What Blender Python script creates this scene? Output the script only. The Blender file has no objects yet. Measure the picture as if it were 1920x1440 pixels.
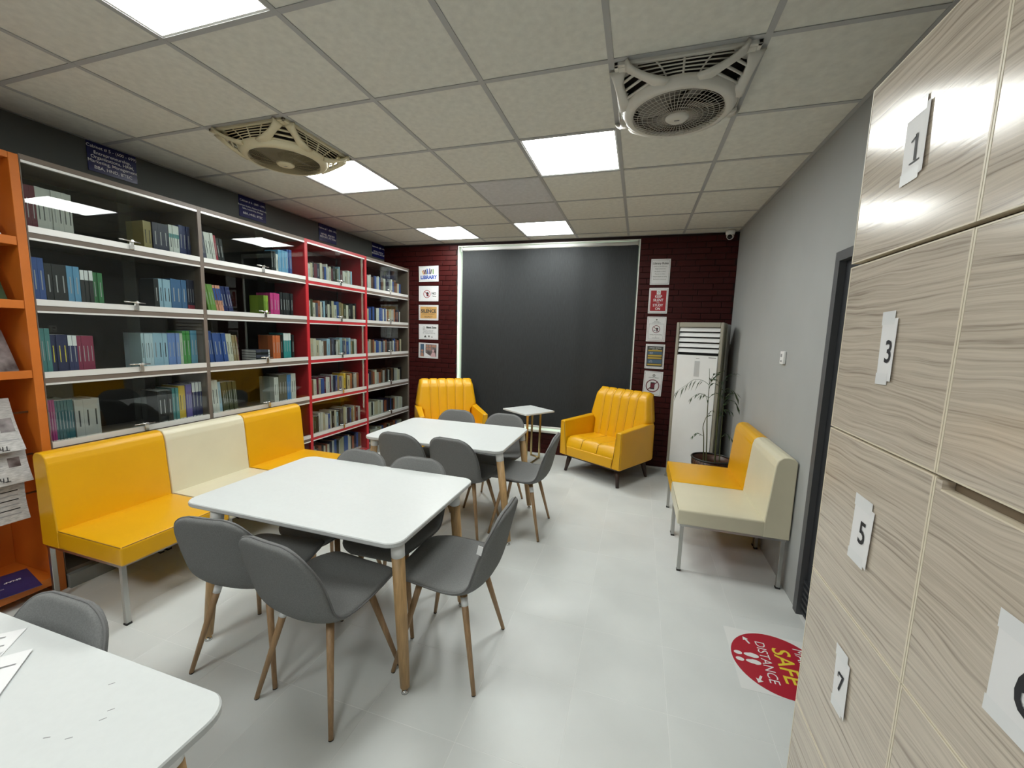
import bpy, bmesh, math, random
from mathutils import Vector, Matrix, Euler

PI = math.pi
R = math.radians
scene = bpy.context.scene
COL = scene.collection

# ------------------------------------------------------------------ camera
CAM_Z = 1.5682
cam_data = bpy.data.cameras.new('camera')
cam = bpy.data.objects.new('camera', cam_data)
COL.objects.link(cam)
yaw, pitch, roll = 0.2985, -0.1236, 0.0293
_f = Vector((-math.sin(yaw) * math.cos(pitch), math.cos(yaw) * math.cos(pitch), math.sin(pitch)))
_r = Vector((math.cos(yaw), math.sin(yaw), 0))
_u = _r.cross(_f)
_r2 = _r * math.cos(roll) + _u * math.sin(roll)
_u2 = -_r * math.sin(roll) + _u * math.cos(roll)
m = Matrix.Identity(4)
for i in range(3):
    m[i][0], m[i][1], m[i][2] = _r2[i], _u2[i], -_f[i]
m.translation = (0, 0, CAM_Z)
cam.matrix_world = m
cam_data.sensor_fit = 'HORIZONTAL'
cam_data.sensor_width = 36
cam_data.lens = 759.0 / 1920 * 36
cam_data.clip_start = 0.02
scene.camera = cam

# ------------------------------------------------------------------ world, exposure
LIGHT = 11.0          # emission of the ceiling panels
world = bpy.data.worlds.new('daylight')
scene.world = world
world.use_nodes = True
bg = world.node_tree.nodes['Background']
bg.inputs[0].default_value = (0.80, 0.95, 0.78, 1)
bg.inputs[1].default_value = 1.7
vs = scene.view_settings
vs.view_transform = 'Standard'
vs.look = 'None'
vs.gamma = 1
vs.use_curve_mapping = False
vs.exposure = 1.12
scene.cycles.use_denoising = True
scene.cycles.max_bounces = 10
scene.cycles.diffuse_bounces = 6
scene.cycles.transparent_max_bounces = 24
scene.cycles.caustics_reflective = False
scene.cycles.sample_clamp_indirect = 6

# ------------------------------------------------------------------ materials
MATS = {}
def nt(name):
    mat = bpy.data.materials.new(name)
    mat.use_nodes = True
    t = mat.node_tree
    return mat, t, t.nodes['Principled BSDF']

def mat(name, col, rough=0.5, metal=0.0, spec=0.5, noise=0.0, nscale=20, bump=0.0, bscale=60,
        stretch=None, coat=0.0, emit=None, dark=None):
    """principled material; noise mixes the colour with a darker one by a stretched noise"""
    mt, t, b = nt(name)
    b.inputs['Base Color'].default_value = (*col, 1)
    b.inputs['Roughness'].default_value = rough
    b.inputs['Metallic'].default_value = metal
    b.inputs['Specular IOR Level'].default_value = spec
    b.inputs['Coat Weight'].default_value = coat
    b.inputs['Coat Roughness'].default_value = 0.1
    tc = t.nodes.new('ShaderNodeTexCoord')
    mp = t.nodes.new('ShaderNodeMapping')
    t.links.new(tc.outputs['Object'], mp.inputs['Vector'])
    if stretch:
        mp.inputs['Scale'].default_value = stretch
    if noise:
        n = t.nodes.new('ShaderNodeTexNoise')
        n.inputs['Scale'].default_value = nscale
        n.inputs['Detail'].default_value = 5
        t.links.new(mp.outputs[0], n.inputs['Vector'])
        cr = t.nodes.new('ShaderNodeValToRGB')
        d = dark or tuple(c * (1 - noise) for c in col)
        cr.color_ramp.elements[0].position = 0.3
        cr.color_ramp.elements[1].position = 0.7
        cr.color_ramp.elements[0].color = (*d, 1)
        cr.color_ramp.elements[1].color = (*col, 1)
        t.links.new(n.outputs['Fac'], cr.inputs[0])
        t.links.new(cr.outputs[0], b.inputs['Base Color'])
    if bump:
        n2 = t.nodes.new('ShaderNodeTexNoise')
        n2.inputs['Scale'].default_value = bscale
        n2.inputs['Detail'].default_value = 4
        t.links.new(mp.outputs[0], n2.inputs['Vector'])
        bp = t.nodes.new('ShaderNodeBump')
        bp.inputs['Strength'].default_value = bump
        bp.inputs['Distance'].default_value = 0.002
        t.links.new(n2.outputs['Fac'], bp.inputs['Height'])
        t.links.new(bp.outputs[0], b.inputs['Normal'])
    if emit:
        b.inputs['Emission Color'].default_value = (*emit[0], 1)
        b.inputs['Emission Strength'].default_value = emit[1]
    MATS[name] = mt
    return mt

mat('ceiling_tile', (0.72, 0.715, 0.645), 0.85, noise=0.13, nscale=26, bump=0.5, bscale=70)
mat('ceiling_tile_grey', (0.60, 0.60, 0.605), 0.85, noise=0.13, nscale=26, bump=0.5, bscale=70)
mat('grid_metal', (0.40, 0.405, 0.40), 0.45)
mat('ceiling_void', (0.05, 0.05, 0.05), 0.9)
mat('wall_dark', (0.10, 0.105, 0.10), 0.8, spec=0.2, noise=0.08, nscale=3)
mat('wall_grey', (0.38, 0.39, 0.385), 0.7, noise=0.07, nscale=2.5, bump=0.1, bscale=150)
mat('brick', (0.048, 0.0045, 0.004), 0.5, spec=0.22, noise=0.25, nscale=25, bump=0.5, bscale=90)
mat('mortar', (0.012, 0.002, 0.002), 0.8)
mat('grout', (0.80, 0.81, 0.80), 0.8)
mat('floor_tile', (0.70, 0.725, 0.715), 0.36, noise=0.07, nscale=4, bump=0.06, bscale=25)
mat('table_white', (0.655, 0.68, 0.68), 0.32, noise=0.03, nscale=60)
mat('table_edge', (0.55, 0.56, 0.56), 0.45)
mat('table_frame', (0.75, 0.76, 0.76), 0.4)
mat('yellow_leather', (0.74, 0.385, 0.004), 0.36, noise=0.05, nscale=5, bump=0.12, bscale=160)
mat('cream_leather', (0.70, 0.655, 0.49), 0.34, noise=0.06, nscale=5, bump=0.10, bscale=160)
mat('seam_brown', (0.22, 0.11, 0.01), 0.7)
mat('seam_cream', (0.33, 0.30, 0.20), 0.7)
mat('grey_fabric', (0.215, 0.218, 0.216), 0.92, spec=0.15, noise=0.25, nscale=260, bump=0.25, bscale=500)
mat('grey_piping', (0.17, 0.17, 0.17), 0.9, spec=0.1)
mat('chair_wood', (0.43, 0.265, 0.135), 0.45, noise=0.3, nscale=10, stretch=(12, 12, 1.2))
mat('table_wood', (0.52, 0.325, 0.145), 0.45, noise=0.3, nscale=10, stretch=(12, 12, 1.2))
mat('black_metal', (0.02, 0.02, 0.021), 0.45, metal=0.4)
mat('chrome', (0.72, 0.72, 0.71), 0.22, metal=1.0)
mat('dull_chrome', (0.46, 0.46, 0.44), 0.33, metal=1.0)
mat('aluminium', (0.80, 0.80, 0.78), 0.35, metal=0.35)
mat('black_rubber', (0.015, 0.015, 0.016), 0.7)
mat('black_paint', (0.022, 0.024, 0.028), 0.5)
mat('frame_grey', (0.085, 0.088, 0.092), 0.5)
mat('taupe', (0.165, 0.130, 0.105), 0.45, noise=0.12, nscale=8)
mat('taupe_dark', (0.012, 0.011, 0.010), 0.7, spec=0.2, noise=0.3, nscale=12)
mat('red_metal', (0.46, 0.022, 0.030), 0.35)
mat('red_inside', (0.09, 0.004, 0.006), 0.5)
mat('plinth', (0.23, 0.24, 0.23), 0.6)
mat('orange', (0.58, 0.155, 0.016), 0.42, noise=0.12, nscale=6)
mat('blind', (0.022, 0.0255, 0.028), 0.75, noise=0.5, nscale=40, stretch=(6, 1, 0.35), bump=0.3, bscale=300)
mat('white_trim', (0.80, 0.82, 0.78), 0.45)
mat('white_plastic', (0.80, 0.80, 0.79), 0.35)
mat('fan_white', (0.62, 0.60, 0.54), 0.4)
mat('fan_cream', (0.62, 0.56, 0.38), 0.45)
mat('fan_guard', (0.55, 0.52, 0.45), 0.45)
mat('fan_guard_cream', (0.34, 0.29, 0.18), 0.8, spec=0.1)
mat('fan_blade', (0.22, 0.20, 0.17), 0.5)
mat('fan_dark', (0.06, 0.05, 0.04), 0.8)
mat('ac_white', (0.86, 0.87, 0.87), 0.35, noise=0.05, nscale=6)
mat('ac_beige', (0.34, 0.32, 0.26), 0.4)
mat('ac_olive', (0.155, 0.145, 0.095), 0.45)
mat('ac_grey', (0.33, 0.33, 0.31), 0.5)
mat('ac_slot', (0.006, 0.006, 0.007), 0.7)
mat('ac_display', (0.55, 0.56, 0.56), 0.12)
mat('leaf', (0.030, 0.065, 0.018), 0.5, noise=0.4, nscale=15)
mat('leaf_stem', (0.075, 0.085, 0.030), 0.55)
mat('pot_brown', (0.085, 0.030, 0.014), 0.4, noise=0.4, nscale=30)
mat('pot_rim', (0.02, 0.018, 0.016), 0.35)
mat('soil', (0.03, 0.025, 0.02), 0.95)
mat('gold', (0.62, 0.49, 0.24), 0.3, metal=1.0)
mat('dark_leg', (0.035, 0.016, 0.012), 0.4)
mat('sign_blue', (0.012, 0.014, 0.095), 0.25)
mat('ink_white', (0.85, 0.85, 0.88), 0.5)
mat('ink_pale', (0.42, 0.42, 0.43), 0.6)
mat('paper', (0.80, 0.80, 0.81), 0.55)
mat('paper_glossy', (0.78, 0.79, 0.80), 0.22)
mat('news', (0.54, 0.53, 0.515), 0.75, noise=0.38, nscale=34, stretch=(1, 1.2, 6))
mat('ink_black', (0.015, 0.015, 0.02), 0.6)
mat('ink_grey', (0.28, 0.28, 0.29), 0.6)
mat('ink_blue', (0.03, 0.09, 0.42), 0.5)
mat('ink_red', (0.35, 0.012, 0.02), 0.5)
mat('ink_darkred', (0.16, 0.02, 0.04), 0.5)
mat('ink_tan', (0.62, 0.36, 0.12), 0.5)
mat('ink_pink', (0.62, 0.40, 0.42), 0.5)
mat('ink_slate', (0.07, 0.13, 0.20), 0.5)
mat('ink_yellow', (0.50, 0.35, 0.06), 0.5)
mat('ink_green', (0.16, 0.30, 0.10), 0.5)
mat('ink_purple', (0.10, 0.08, 0.25), 0.5)
mat('ink_charcoal', (0.055, 0.06, 0.055), 0.5)
mat('ink_skin', (0.42, 0.22, 0.15), 0.5)
mat('sticker_red', (0.42, 0.013, 0.032), 0.4)
mat('sticker_yellow', (0.78, 0.62, 0.05), 0.45)
mat('sticker_white', (0.76, 0.77, 0.76), 0.4)
mat('brochure', (0.025, 0.035, 0.16), 0.3, noise=0.3, nscale=9)
mat('photo_dark', (0.05, 0.035, 0.035), 0.3, noise=0.6, nscale=14, dark=(0.3, 0.26, 0.26))
mat('photo_green', (0.04, 0.07, 0.03), 0.3, noise=0.7, nscale=18)
mat('tape', (0.76, 0.77, 0.78), 0.3)
mat('edge_cream', (0.70, 0.63, 0.50), 0.4)
mat('slot_brown', (0.12, 0.085, 0.055), 0.6)
mat('slot_tan', (0.20, 0.15, 0.10), 0.5)
mat('seam_pink', (0.42, 0.16, 0.16), 0.8)
mat('cctv_black', (0.012, 0.012, 0.014), 0.1)

def emissive(name, col, strength):
    mt = bpy.data.materials.new(name)
    mt.use_nodes = True
    t = mt.node_tree
    t.nodes.clear()
    o = t.nodes.new('ShaderNodeOutputMaterial')
    e = t.nodes.new('ShaderNodeEmission')
    e.inputs[0].default_value = (*col, 1)
    e.inputs[1].default_value = strength
    t.links.new(e.outputs[0], o.inputs[0])
    MATS[name] = mt
emissive('panel_glow', (0.97, 1.0, 0.965), LIGHT)

def glass(name, tint, f0=0.038):
    """clear sheet glass: Schlick reflection over see-through"""
    mt = bpy.data.materials.new(name)
    mt.use_nodes = True
    t = mt.node_tree
    t.nodes.clear()
    o = t.nodes.new('ShaderNodeOutputMaterial')
    tr = t.nodes.new('ShaderNodeBsdfTransparent')
    tr.inputs[0].default_value = (*tint, 1)
    gl = t.nodes.new('ShaderNodeBsdfGlossy')
    gl.inputs['Roughness'].default_value = 0.0
    lw = t.nodes.new('ShaderNodeLayerWeight')
    lw.inputs[0].default_value = 0.5
    p = t.nodes.new('ShaderNodeMath'); p.operation = 'POWER'; p.inputs[1].default_value = 5
    t.links.new(lw.outputs['Facing'], p.inputs[0])
    ma = t.nodes.new('ShaderNodeMath'); ma.operation = 'MULTIPLY_ADD'
    ma.inputs[1].default_value = 1 - f0; ma.inputs[2].default_value = f0
    t.links.new(p.outputs[0], ma.inputs[0])
    mx = t.nodes.new('ShaderNodeMixShader')
    t.links.new(ma.outputs[0], mx.inputs[0])
    t.links.new(tr.outputs[0], mx.inputs[1])
    t.links.new(gl.outputs[0], mx.inputs[2])
    t.links.new(mx.outputs[0], o.inputs[0])
    MATS[name] = mt
glass('cabinet_glass', (0.90, 0.93, 0.915))
glass('window_glass', (0.92, 0.97, 0.93))

def locker_wood():
    mt, t, b = nt('locker_wood')
    tc = t.nodes.new('ShaderNodeTexCoord')
    oi = t.nodes.new('ShaderNodeObjectInfo')
    vm = t.nodes.new('ShaderNodeVectorMath'); vm.operation = 'MULTIPLY_ADD'
    vm.inputs[1].default_value = (1, 1, 1)
    cx = t.nodes.new('ShaderNodeCombineXYZ')
    mu = t.nodes.new('ShaderNodeMath'); mu.operation = 'MULTIPLY'; mu.inputs[1].default_value = 13
    t.links.new(oi.outputs['Random'], mu.inputs[0])
    t.links.new(mu.outputs[0], cx.inputs[1]); t.links.new(mu.outputs[0], cx.inputs[2])
    t.links.new(tc.outputs['Object'], vm.inputs[0]); t.links.new(cx.outputs[0], vm.inputs[2])
    # slow warp of the grain
    w = t.nodes.new('ShaderNodeTexNoise'); w.inputs['Scale'].default_value = 3.2; w.inputs['Detail'].default_value = 2
    mpw = t.nodes.new('ShaderNodeMapping'); mpw.inputs['Scale'].default_value = (1, 0.8, 2.2)
    t.links.new(vm.outputs[0], mpw.inputs[0]); t.links.new(mpw.outputs[0], w.inputs['Vector'])
    ws = t.nodes.new('ShaderNodeVectorMath'); ws.operation = 'SCALE'; ws.inputs['Scale'].default_value = 0.06
    t.links.new(w.outputs['Color'], ws.inputs[0])
    ad = t.nodes.new('ShaderNodeVectorMath'); ad.operation = 'ADD'
    t.links.new(vm.outputs[0], ad.inputs[0]); t.links.new(ws.outputs[0], ad.inputs[1])
    mp = t.nodes.new('ShaderNodeMapping'); mp.inputs['Scale'].default_value = (1, 0.75, 46)
    t.links.new(ad.outputs[0], mp.inputs[0])
    n = t.nodes.new('ShaderNodeTexNoise'); n.inputs['Scale'].default_value = 3.0
    n.inputs['Detail'].default_value = 5; n.inputs['Roughness'].default_value = 0.65
    t.links.new(mp.outputs[0], n.inputs['Vector'])
    cr = t.nodes.new('ShaderNodeValToRGB')
    e = cr.color_ramp.elements
    e[0].position = 0.28; e[0].color = (0.25, 0.205, 0.165, 1)
    e[1].position = 0.60; e[1].color = (0.60, 0.53, 0.44, 1)
    x = e.new(0.44); x.color = (0.49, 0.425, 0.35, 1)
    t.links.new(n.outputs['Fac'], cr.inputs[0])
    t.links.new(cr.outputs[0], b.inputs['Base Color'])
    b.inputs['Roughness'].default_value = 0.16
    b.inputs['Specular IOR Level'].default_value = 0.42
    bp = t.nodes.new('ShaderNodeBump'); bp.inputs['Strength'].default_value = 0.10; bp.inputs['Distance'].default_value = 0.001
    t.links.new(n.outputs['Fac'], bp.inputs['Height']); t.links.new(bp.outputs[0], b.inputs['Normal'])
    MATS['locker_wood'] = mt
locker_wood()

BOOKC = {
 'maroon': (.13, .012, .030), 'paper': (.50, .50, .47), 'gold': (.30, .235, .085), 'navy': (.020, .022, .055),
 'whiteteal': (.60, .62, .60), 'navyblue': (.020, .032, .13), 'blue': (.040, .095, .33), 'black': (.014, .015, .018),
 'skyblue': (.13, .33, .55), 'blackwhite': (.020, .020, .022), 'green': (.045, .20, .075), 'paleblue': (.33, .50, .64),
 'steelblue': (.060, .15, .32), 'navyred': (.018, .020, .048), 'teal': (.075, .25, .26), 'navyyellow': (.018, .024, .095),
 'navywhite': (.030, .036, .13), 'crimson': (.27, .022, .075), 'iceblue': (.50, .62, .70), 'periwinkle': (.17, .27, .58),
 'palegreen': (.48, .54, .42), 'brightgreen': (.040, .27, .050), 'cyanblue': (.075, .27, .42), 'magenta': (.40, .045, .21),
 'darkteal': (.030, .12, .15), 'grey': (.40, .40, .40), 'yellow': (.65, .44, .05), 'purple': (.14, .11, .37),
 'slate': (.09, .09, .14), 'white': (.64, .64, .61), 'red': (.36, .035, .06), 'leaf': (.17, .33, .075),
 'salmon': (.72, .33, .22), 'lime': (.30, .43, .05), 'pink': (.58, .045, .23), 'cream': (.60, .58, .48),
 'tan': (.30, .22, .11), 'orange': (.66, .17, .06), 'tealwhite': (.04, .30, .31), 'olive': (.055, .065, .028),
 'taupe': (.15, .135, .10), 'brightblue': (.09, .25, .56), 'brown': (.12, .06, .035), 'ivory': (.52, .46, .33), 'rust': (.32, .10, .05)}
BOOKWORD = {'paper': 'white and grey', 'whiteteal': 'white and teal', 'navyblue': 'navy blue', 'skyblue': 'sky blue',
 'blackwhite': 'black with white top', 'paleblue': 'pale blue', 'steelblue': 'steel blue', 'navyred': 'navy with red foot',
 'navyyellow': 'navy with yellow title', 'navywhite': 'navy and white', 'iceblue': 'ice blue', 'palegreen': 'pale green',
 'brightgreen': 'bright green', 'cyanblue': 'cyan blue', 'darkteal': 'dark teal', 'leaf': 'leaf green', 'tealwhite': 'teal with white top',
 'brightblue': 'bright blue', 'slate': 'slate grey', 'olive': 'olive green'}
for k, c in BOOKC.items():
    mat('book_' + k, c, 0.4)

# ------------------------------------------------------------------ mesh helpers
class MB:
    """collects shapes in one bmesh; build() links them as ONE mesh object"""
    def __init__(s):
        s.bm = bmesh.new()
    def box(s, x0, x1, y0, y1, z0, z1, bev=0, seg=2, xf=None):
        b = bmesh.new()
        bmesh.ops.create_cube(b, size=1)
        for v in b.verts:
            v.co = Vector(((x0 + x1) / 2 + v.co.x * (x1 - x0), (y0 + y1) / 2 + v.co.y * (y1 - y0), (z0 + z1) / 2 + v.co.z * (z1 - z0)))
        keep = None
        if bev:
            keep = bmesh.ops.bevel(b, geom=list(b.edges), offset=bev, segments=seg, profile=0.5, affect='EDGES')['faces']
        s.merge(b, xf, keep=keep)
        return s
    def merge(s, b, xf=None, smooth=False, keep=None):
        if xf:
            bmesh.ops.transform(b, matrix=xf, verts=b.verts)
        for f in b.faces:
            f.smooth = smooth
        for f in keep or ():
            f.smooth = True
        me = bpy.data.meshes.new('tmp')
        b.to_mesh(me); b.free()
        s.bm.from_mesh(me)
        bpy.data.meshes.remove(me)
    def poly(s, pts, faces, smooth=False):
        vs_ = [s.bm.verts.new(p) for p in pts]
        for f in faces:
            try:
                fc = s.bm.faces.new([vs_[i] for i in f]); fc.smooth = smooth
            except ValueError:
                pass
        return s
    def prism(s, outline, z0, z1, axis='z', bev=0):
        """outline: list of 2D points (ccw), extruded along axis"""
        n = len(outline)
        def P(a, b, c):
            return {'z': (a, b, c), 'x': (c, a, b), 'y': (a, c, b)}[axis]
        b = bmesh.new()
        lo = [b.verts.new(P(x, y, z0)) for x, y in outline]
        hi = [b.verts.new(P(x, y, z1)) for x, y in outline]
        b.faces.new(lo[::-1]); b.faces.new(hi)
        for i in range(n):
            b.faces.new((lo[i], lo[(i + 1) % n], hi[(i + 1) % n], hi[i]))
        bmesh.ops.recalc_face_normals(b, faces=b.faces)
        keep = None
        if bev:
            keep = bmesh.ops.bevel(b, geom=list(b.edges), offset=bev, segments=2, profile=0.5, affect='EDGES')['faces']
        s.merge(b, None, keep=keep)
        return s
    def tube(s, pts, rad, n=8, caps=True, smooth=True):
        pts = [Vector(p) for p in pts]
        if not isinstance(rad, (list, tuple)):
            rad = [rad] * len(pts)
        rings = []
        up = None
        for i, p in enumerate(pts):
            d = (pts[min(i + 1, len(pts) - 1)] - pts[max(i - 1, 0)]).normalized()
            if up is None:
                up = Vector((0, 0, 1)) if abs(d.z) < 0.9 else Vector((1, 0, 0))
            a = d.cross(up).normalized(); c = a.cross(d).normalized(); up = c
            rings.append([s.bm.verts.new(p + (a * math.cos(2 * PI * k / n) + c * math.sin(2 * PI * k / n)) * rad[i]) for k in range(n)])
        for i in range(len(rings) - 1):
            for k in range(n):
                f = s.bm.faces.new((rings[i][k], rings[i][(k + 1) % n], rings[i + 1][(k + 1) % n], rings[i + 1][k])); f.smooth = smooth
        if caps:
            s.bm.faces.new(rings[0][::-1]); s.bm.faces.new(rings[-1])
        return s
    def ribbon(s, pts, wid, th):
        pts = [Vector(p) for p in pts]
        rows = []
        for i, p in enumerate(pts):
            d = (pts[min(i + 1, len(pts) - 1)] - pts[max(i - 1, 0)]).normalized()
            a = d.cross(Vector((0, 0, 1))).normalized(); c = a.cross(d).normalized()
            h, t_ = wid[i] / 2, th / 2
            rows.append([p + a * h - c * t_ * .4, p + a * h * .6 - c * t_, p - a * h * .6 - c * t_, p - a * h - c * t_ * .4, p - a * h + c * t_, p + a * h + c * t_])
        V = s.grid(rows, close=True)
        s.bm.faces.new(V[0][::-1]); s.bm.faces.new(V[-1])
        return s
    def ring(s, r, z, rad, n=40, m_=4, cx=0, cy=0):
        P = [[s.bm.verts.new((cx + (r + rad * math.cos(2 * PI * j / m_)) * math.cos(2 * PI * i / n),
                              cy + (r + rad * math.cos(2 * PI * j / m_)) * math.sin(2 * PI * i / n), z + rad * math.sin(2 * PI * j / m_))) for j in range(m_)] for i in range(n)]
        for i in range(n):
            for j in range(m_):
                f = s.bm.faces.new((P[i][j], P[(i + 1) % n][j], P[(i + 1) % n][(j + 1) % m_], P[i][(j + 1) % m_])); f.smooth = True
        return s
    def lathe(s, prof, n=32, caps=False):
        P = [[s.bm.verts.new((r * math.cos(2 * PI * i / n), r * math.sin(2 * PI * i / n), z)) for r, z in prof] for i in range(n)]
        for i in range(n):
            for j in range(len(prof) - 1):
                f = s.bm.faces.new((P[i][j], P[(i + 1) % n][j], P[(i + 1) % n][j + 1], P[i][j + 1])); f.smooth = True
        if caps:
            s.bm.faces.new([P[i][0] for i in range(n)][::-1]); s.bm.faces.new([P[i][-1] for i in range(n)])
        return s
    def grid(s, rows, close=False, smooth=True):
        V = [[s.bm.verts.new(p) for p in r] for r in rows]
        for i in range(len(V) - 1):
            k = len(V[i])
            for j in range(k if close else k - 1):
                f = s.bm.faces.new((V[i][j], V[i][(j + 1) % k], V[i + 1][(j + 1) % k], V[i + 1][j])); f.smooth = smooth
        return V
    def rect(s, x0, x1, y0, y1, z):
        return s.poly([(x0, y0, z), (x1, y0, z), (x1, y1, z), (x0, y1, z)], [(0, 1, 2, 3)])
    def disc(s, cx, cy, z, r0, r1, n=40):
        """flat ring (r0 inner) or disc (r0=0)"""
        if r0 <= 0:
            return s.poly([(cx + r1 * math.cos(2 * PI * i / n), cy + r1 * math.sin(2 * PI * i / n), z) for i in range(n)], [tuple(range(n))])
        pts = []
        for i in range(n):
            c, s_ = math.cos(2 * PI * i / n), math.sin(2 * PI * i / n)
            pts += [(cx + r0 * c, cy + r0 * s_, z), (cx + r1 * c, cy + r1 * s_, z)]
        return s.poly(pts, [(2 * i, 2 * i + 1, (2 * i + 3) % (2 * n), (2 * i + 2) % (2 * n)) for i in range(n)])
    def bar2(s, a, b, w, z):
        a = Vector((*a, z)); b = Vector((*b, z)); d = (b - a).normalized(); q = Vector((-d.y, d.x, 0)) * w / 2
        return s.poly([a - q, b - q, b + q, a + q], [(0, 1, 2, 3)])
    def mesh(s, name):
        me = bpy.data.meshes.new(name)
        s.bm.normal_update()
        s.bm.to_mesh(me); s.bm.free()
        return me
    def build(s, name, material, parent=None, weld=False, fixn=False):
        if weld:
            bmesh.ops.remove_doubles(s.bm, verts=s.bm.verts, dist=1e-5)
        if fixn:
            bmesh.ops.recalc_face_normals(s.bm, faces=s.bm.faces)
        return link(name, s.mesh(name), material, parent)

def link(name, me, material=None, parent=None):
    o = bpy.data.objects.new(name, me)
    COL.objects.link(o)
    if material is not None and not me.materials:
        me.materials.append(MATS[material])
    if parent:
        o.parent = parent
    return o

def tag(o, label, cat, group=None):
    o['label'] = label; o['category'] = cat
    if group:
        o['group'] = group
    return o

def thing(name, label, cat, loc=(0, 0, 0), rot=(0, 0, 0), group=None):
    o = bpy.data.objects.new(name, None)
    o.empty_display_size = 0.1
    COL.objects.link(o)
    o.location = loc; o.rotation_euler = rot
    return tag(o, label, cat, group)

def struct(o):
    o['kind'] = 'structure'
    return o

def copy_tree(o, parent=None):
    c = o.copy(); COL.objects.link(c); c.parent = parent
    for ch in list(o.children):
        copy_tree(ch, c)
    return c

def text_into(mb, s, x, y, size, z, align='CENTER', sx=1.0, rot=0, bold=0.0):
    cu = bpy.data.curves.new('t', 'FONT')
    cu.body = s; cu.size = size; cu.align_x = align; cu.align_y = 'CENTER'
    cu.resolution_u = 3
    cu.offset = bold
    ob = bpy.data.objects.new('t', cu)
    COL.objects.link(ob)
    dg = bpy.context.evaluated_depsgraph_get()
    me = bpy.data.meshes.new_from_object(ob.evaluated_get(dg))
    me.transform(Matrix.Translation((x, y, z)) @ Matrix.Rotation(rot, 4, 'Z') @ Matrix.Diagonal((sx, 1, 1, 1)))
    mb.bm.from_mesh(me)
    bpy.data.objects.remove(ob); bpy.data.curves.remove(cu); bpy.data.meshes.remove(me)

def lettering(name, items, material, parent, z=0.0012):
    """items: (text, x, y, size[, sx[, rot[, bold]]]) in the plane of the parent"""
    for it in items:
        mb = MB()
        it = list(it) + [1.0, 0, 0.0][len(it) - 4:]
        text_into(mb, it[0], it[1], it[2], it[3], z, 'CENTER', it[4], it[5], it[6])
        mb.build(name, material, parent)

def prints(name, rects, material, parent, z=0.0008):
    mb = MB()
    for r in rects:
        mb.rect(*r, z)
    return mb.build(name, material, parent)

random.seed(7)
# ------------------------------------------------------------------ room shell
XL, XR, YB, YF, H = -3.542, 0.985, 5.14, -2.6, 2.75
GX = [-0.1924 + 0.6 * i for i in range(-5, 2)]        # ceiling grid, runs along y
GY = [1.3428 + 0.6 * j for j in range(-6, 7)]         # ceiling grid, runs along x
WX0, WX1, WZ0, WZ1 = -2.395, -0.050, 0.30, 2.715       # window opening

# floor: slab with single tiles
fl = MB().box(XL - .1, XR + .1, YF - .1, YB + .3, -0.12, -0.0005).build('floor', 'grout')
struct(fl)
PX, PY = 0.396, 0.394
tile_me = MB().box(-PX / 2 + .0008, PX / 2 - .0008, -PY / 2 + .0008, PY / 2 - .0008, -0.008, 0, 0.0006, 1).mesh('floor_tile')
tile_me.materials.append(MATS['floor_tile'])
cut = {}
for a in range(-9, 3):
    for b in range(-10, 11):
        x0, x1 = .215 + PX * a, .215 + PX * (a + 1)
        y0, y1 = 1.263 + PY * b, 1.263 + PY * (b + 1)
        X0, X1, Y0, Y1 = max(x0, XL), min(x1, XR), max(y0, YF), min(y1, YB)
        if X1 - X0 < .02 or Y1 - Y0 < .02:
            continue
        if X1 - X0 > PX - .001 and Y1 - Y0 > PY - .001:
            o = link('floor_tile', tile_me, None, fl); o.location = ((x0 + x1) / 2, (y0 + y1) / 2, 0)
        else:
            o = MB().box(X0 + .0008, X1 - .0008, Y0 + .0008, Y1 - .0008, -0.008, 0).build('floor_tile', 'floor_tile', fl)

# ceiling: void slab, panels, grid bars
ce = MB().box(XL - .1, XR + .1, YF - .1, YB + .3, 2.95, 3.05).build('ceiling', 'ceiling_void')
struct(ce)
LIGHTS = [(-3, -1), (-4, 2), (-1, 2), (-4, 5), (-2, 5), (-1, -4), (-4, -4)]
FANS = [(0, 1), (-4, 1)]
gxs = [XL] + GX + [XR]
gys = [YF] + GY + [YB]
pan_me = MB().box(-.293, .293, -.293, .293, 0, .012).mesh('ceiling_panel'); pan_me.materials.append(MATS['ceiling_tile'])
pan_me2 = MB().box(-.293, .293, -.293, .293, 0, .012).mesh('ceiling_panel'); pan_me2.materials.append(MATS['ceiling_tile_grey'])
for a in range(len(gxs) - 1):
    for b in range(len(gys) - 1):
        i, j = a - 6, b - 7
        if (i, j) in LIGHTS or (i, j) in FANS:
            continue
        x0, x1, y0, y1 = gxs[a], gxs[a + 1], gys[b], gys[b + 1]
        full = abs(x1 - x0 - .6) < .002 and abs(y1 - y0 - .6) < .002
        grey = (i, j) in ((-2, 3), (-2, 4))
        if full:
            o = link('ceiling_panel', pan_me2 if grey else pan_me, None, ce)
            o.location = ((x0 + x1) / 2, (y0 + y1) / 2, H + .004)
            o.rotation_euler = (0, 0, 0)
        else:
            MB().box(x0 + .003, x1 - .003, y0 + .003, y1 - .003, H + .004, H + .016).build('ceiling_panel', 'ceiling_tile', ce)
for x in GX:
    MB().box(x - .0125, x + .0125, YF, YB, H, H + .003).box(x - .002, x + .002, YF, YB, H + .003, H + .03).build('grid_bar', 'grid_metal', ce)
for y in GY:
    MB().box(XL, XR, y - .0125, y + .0125, H + .0004, H + .0034).box(XL, XR, y - .002, y + .002, H + .0034, H + .03).build('grid_bar', 'grid_metal', ce)
for n_, bx in (('left', (XL, XL + .022, YF, YB)), ('right', (XR - .022, XR, YF, YB)), ('back', (XL, XR, YB - .022, YB))):
    MB().box(*bx, H - .0006, H + .002).build('wall_angle', 'grid_metal', ce)

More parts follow.
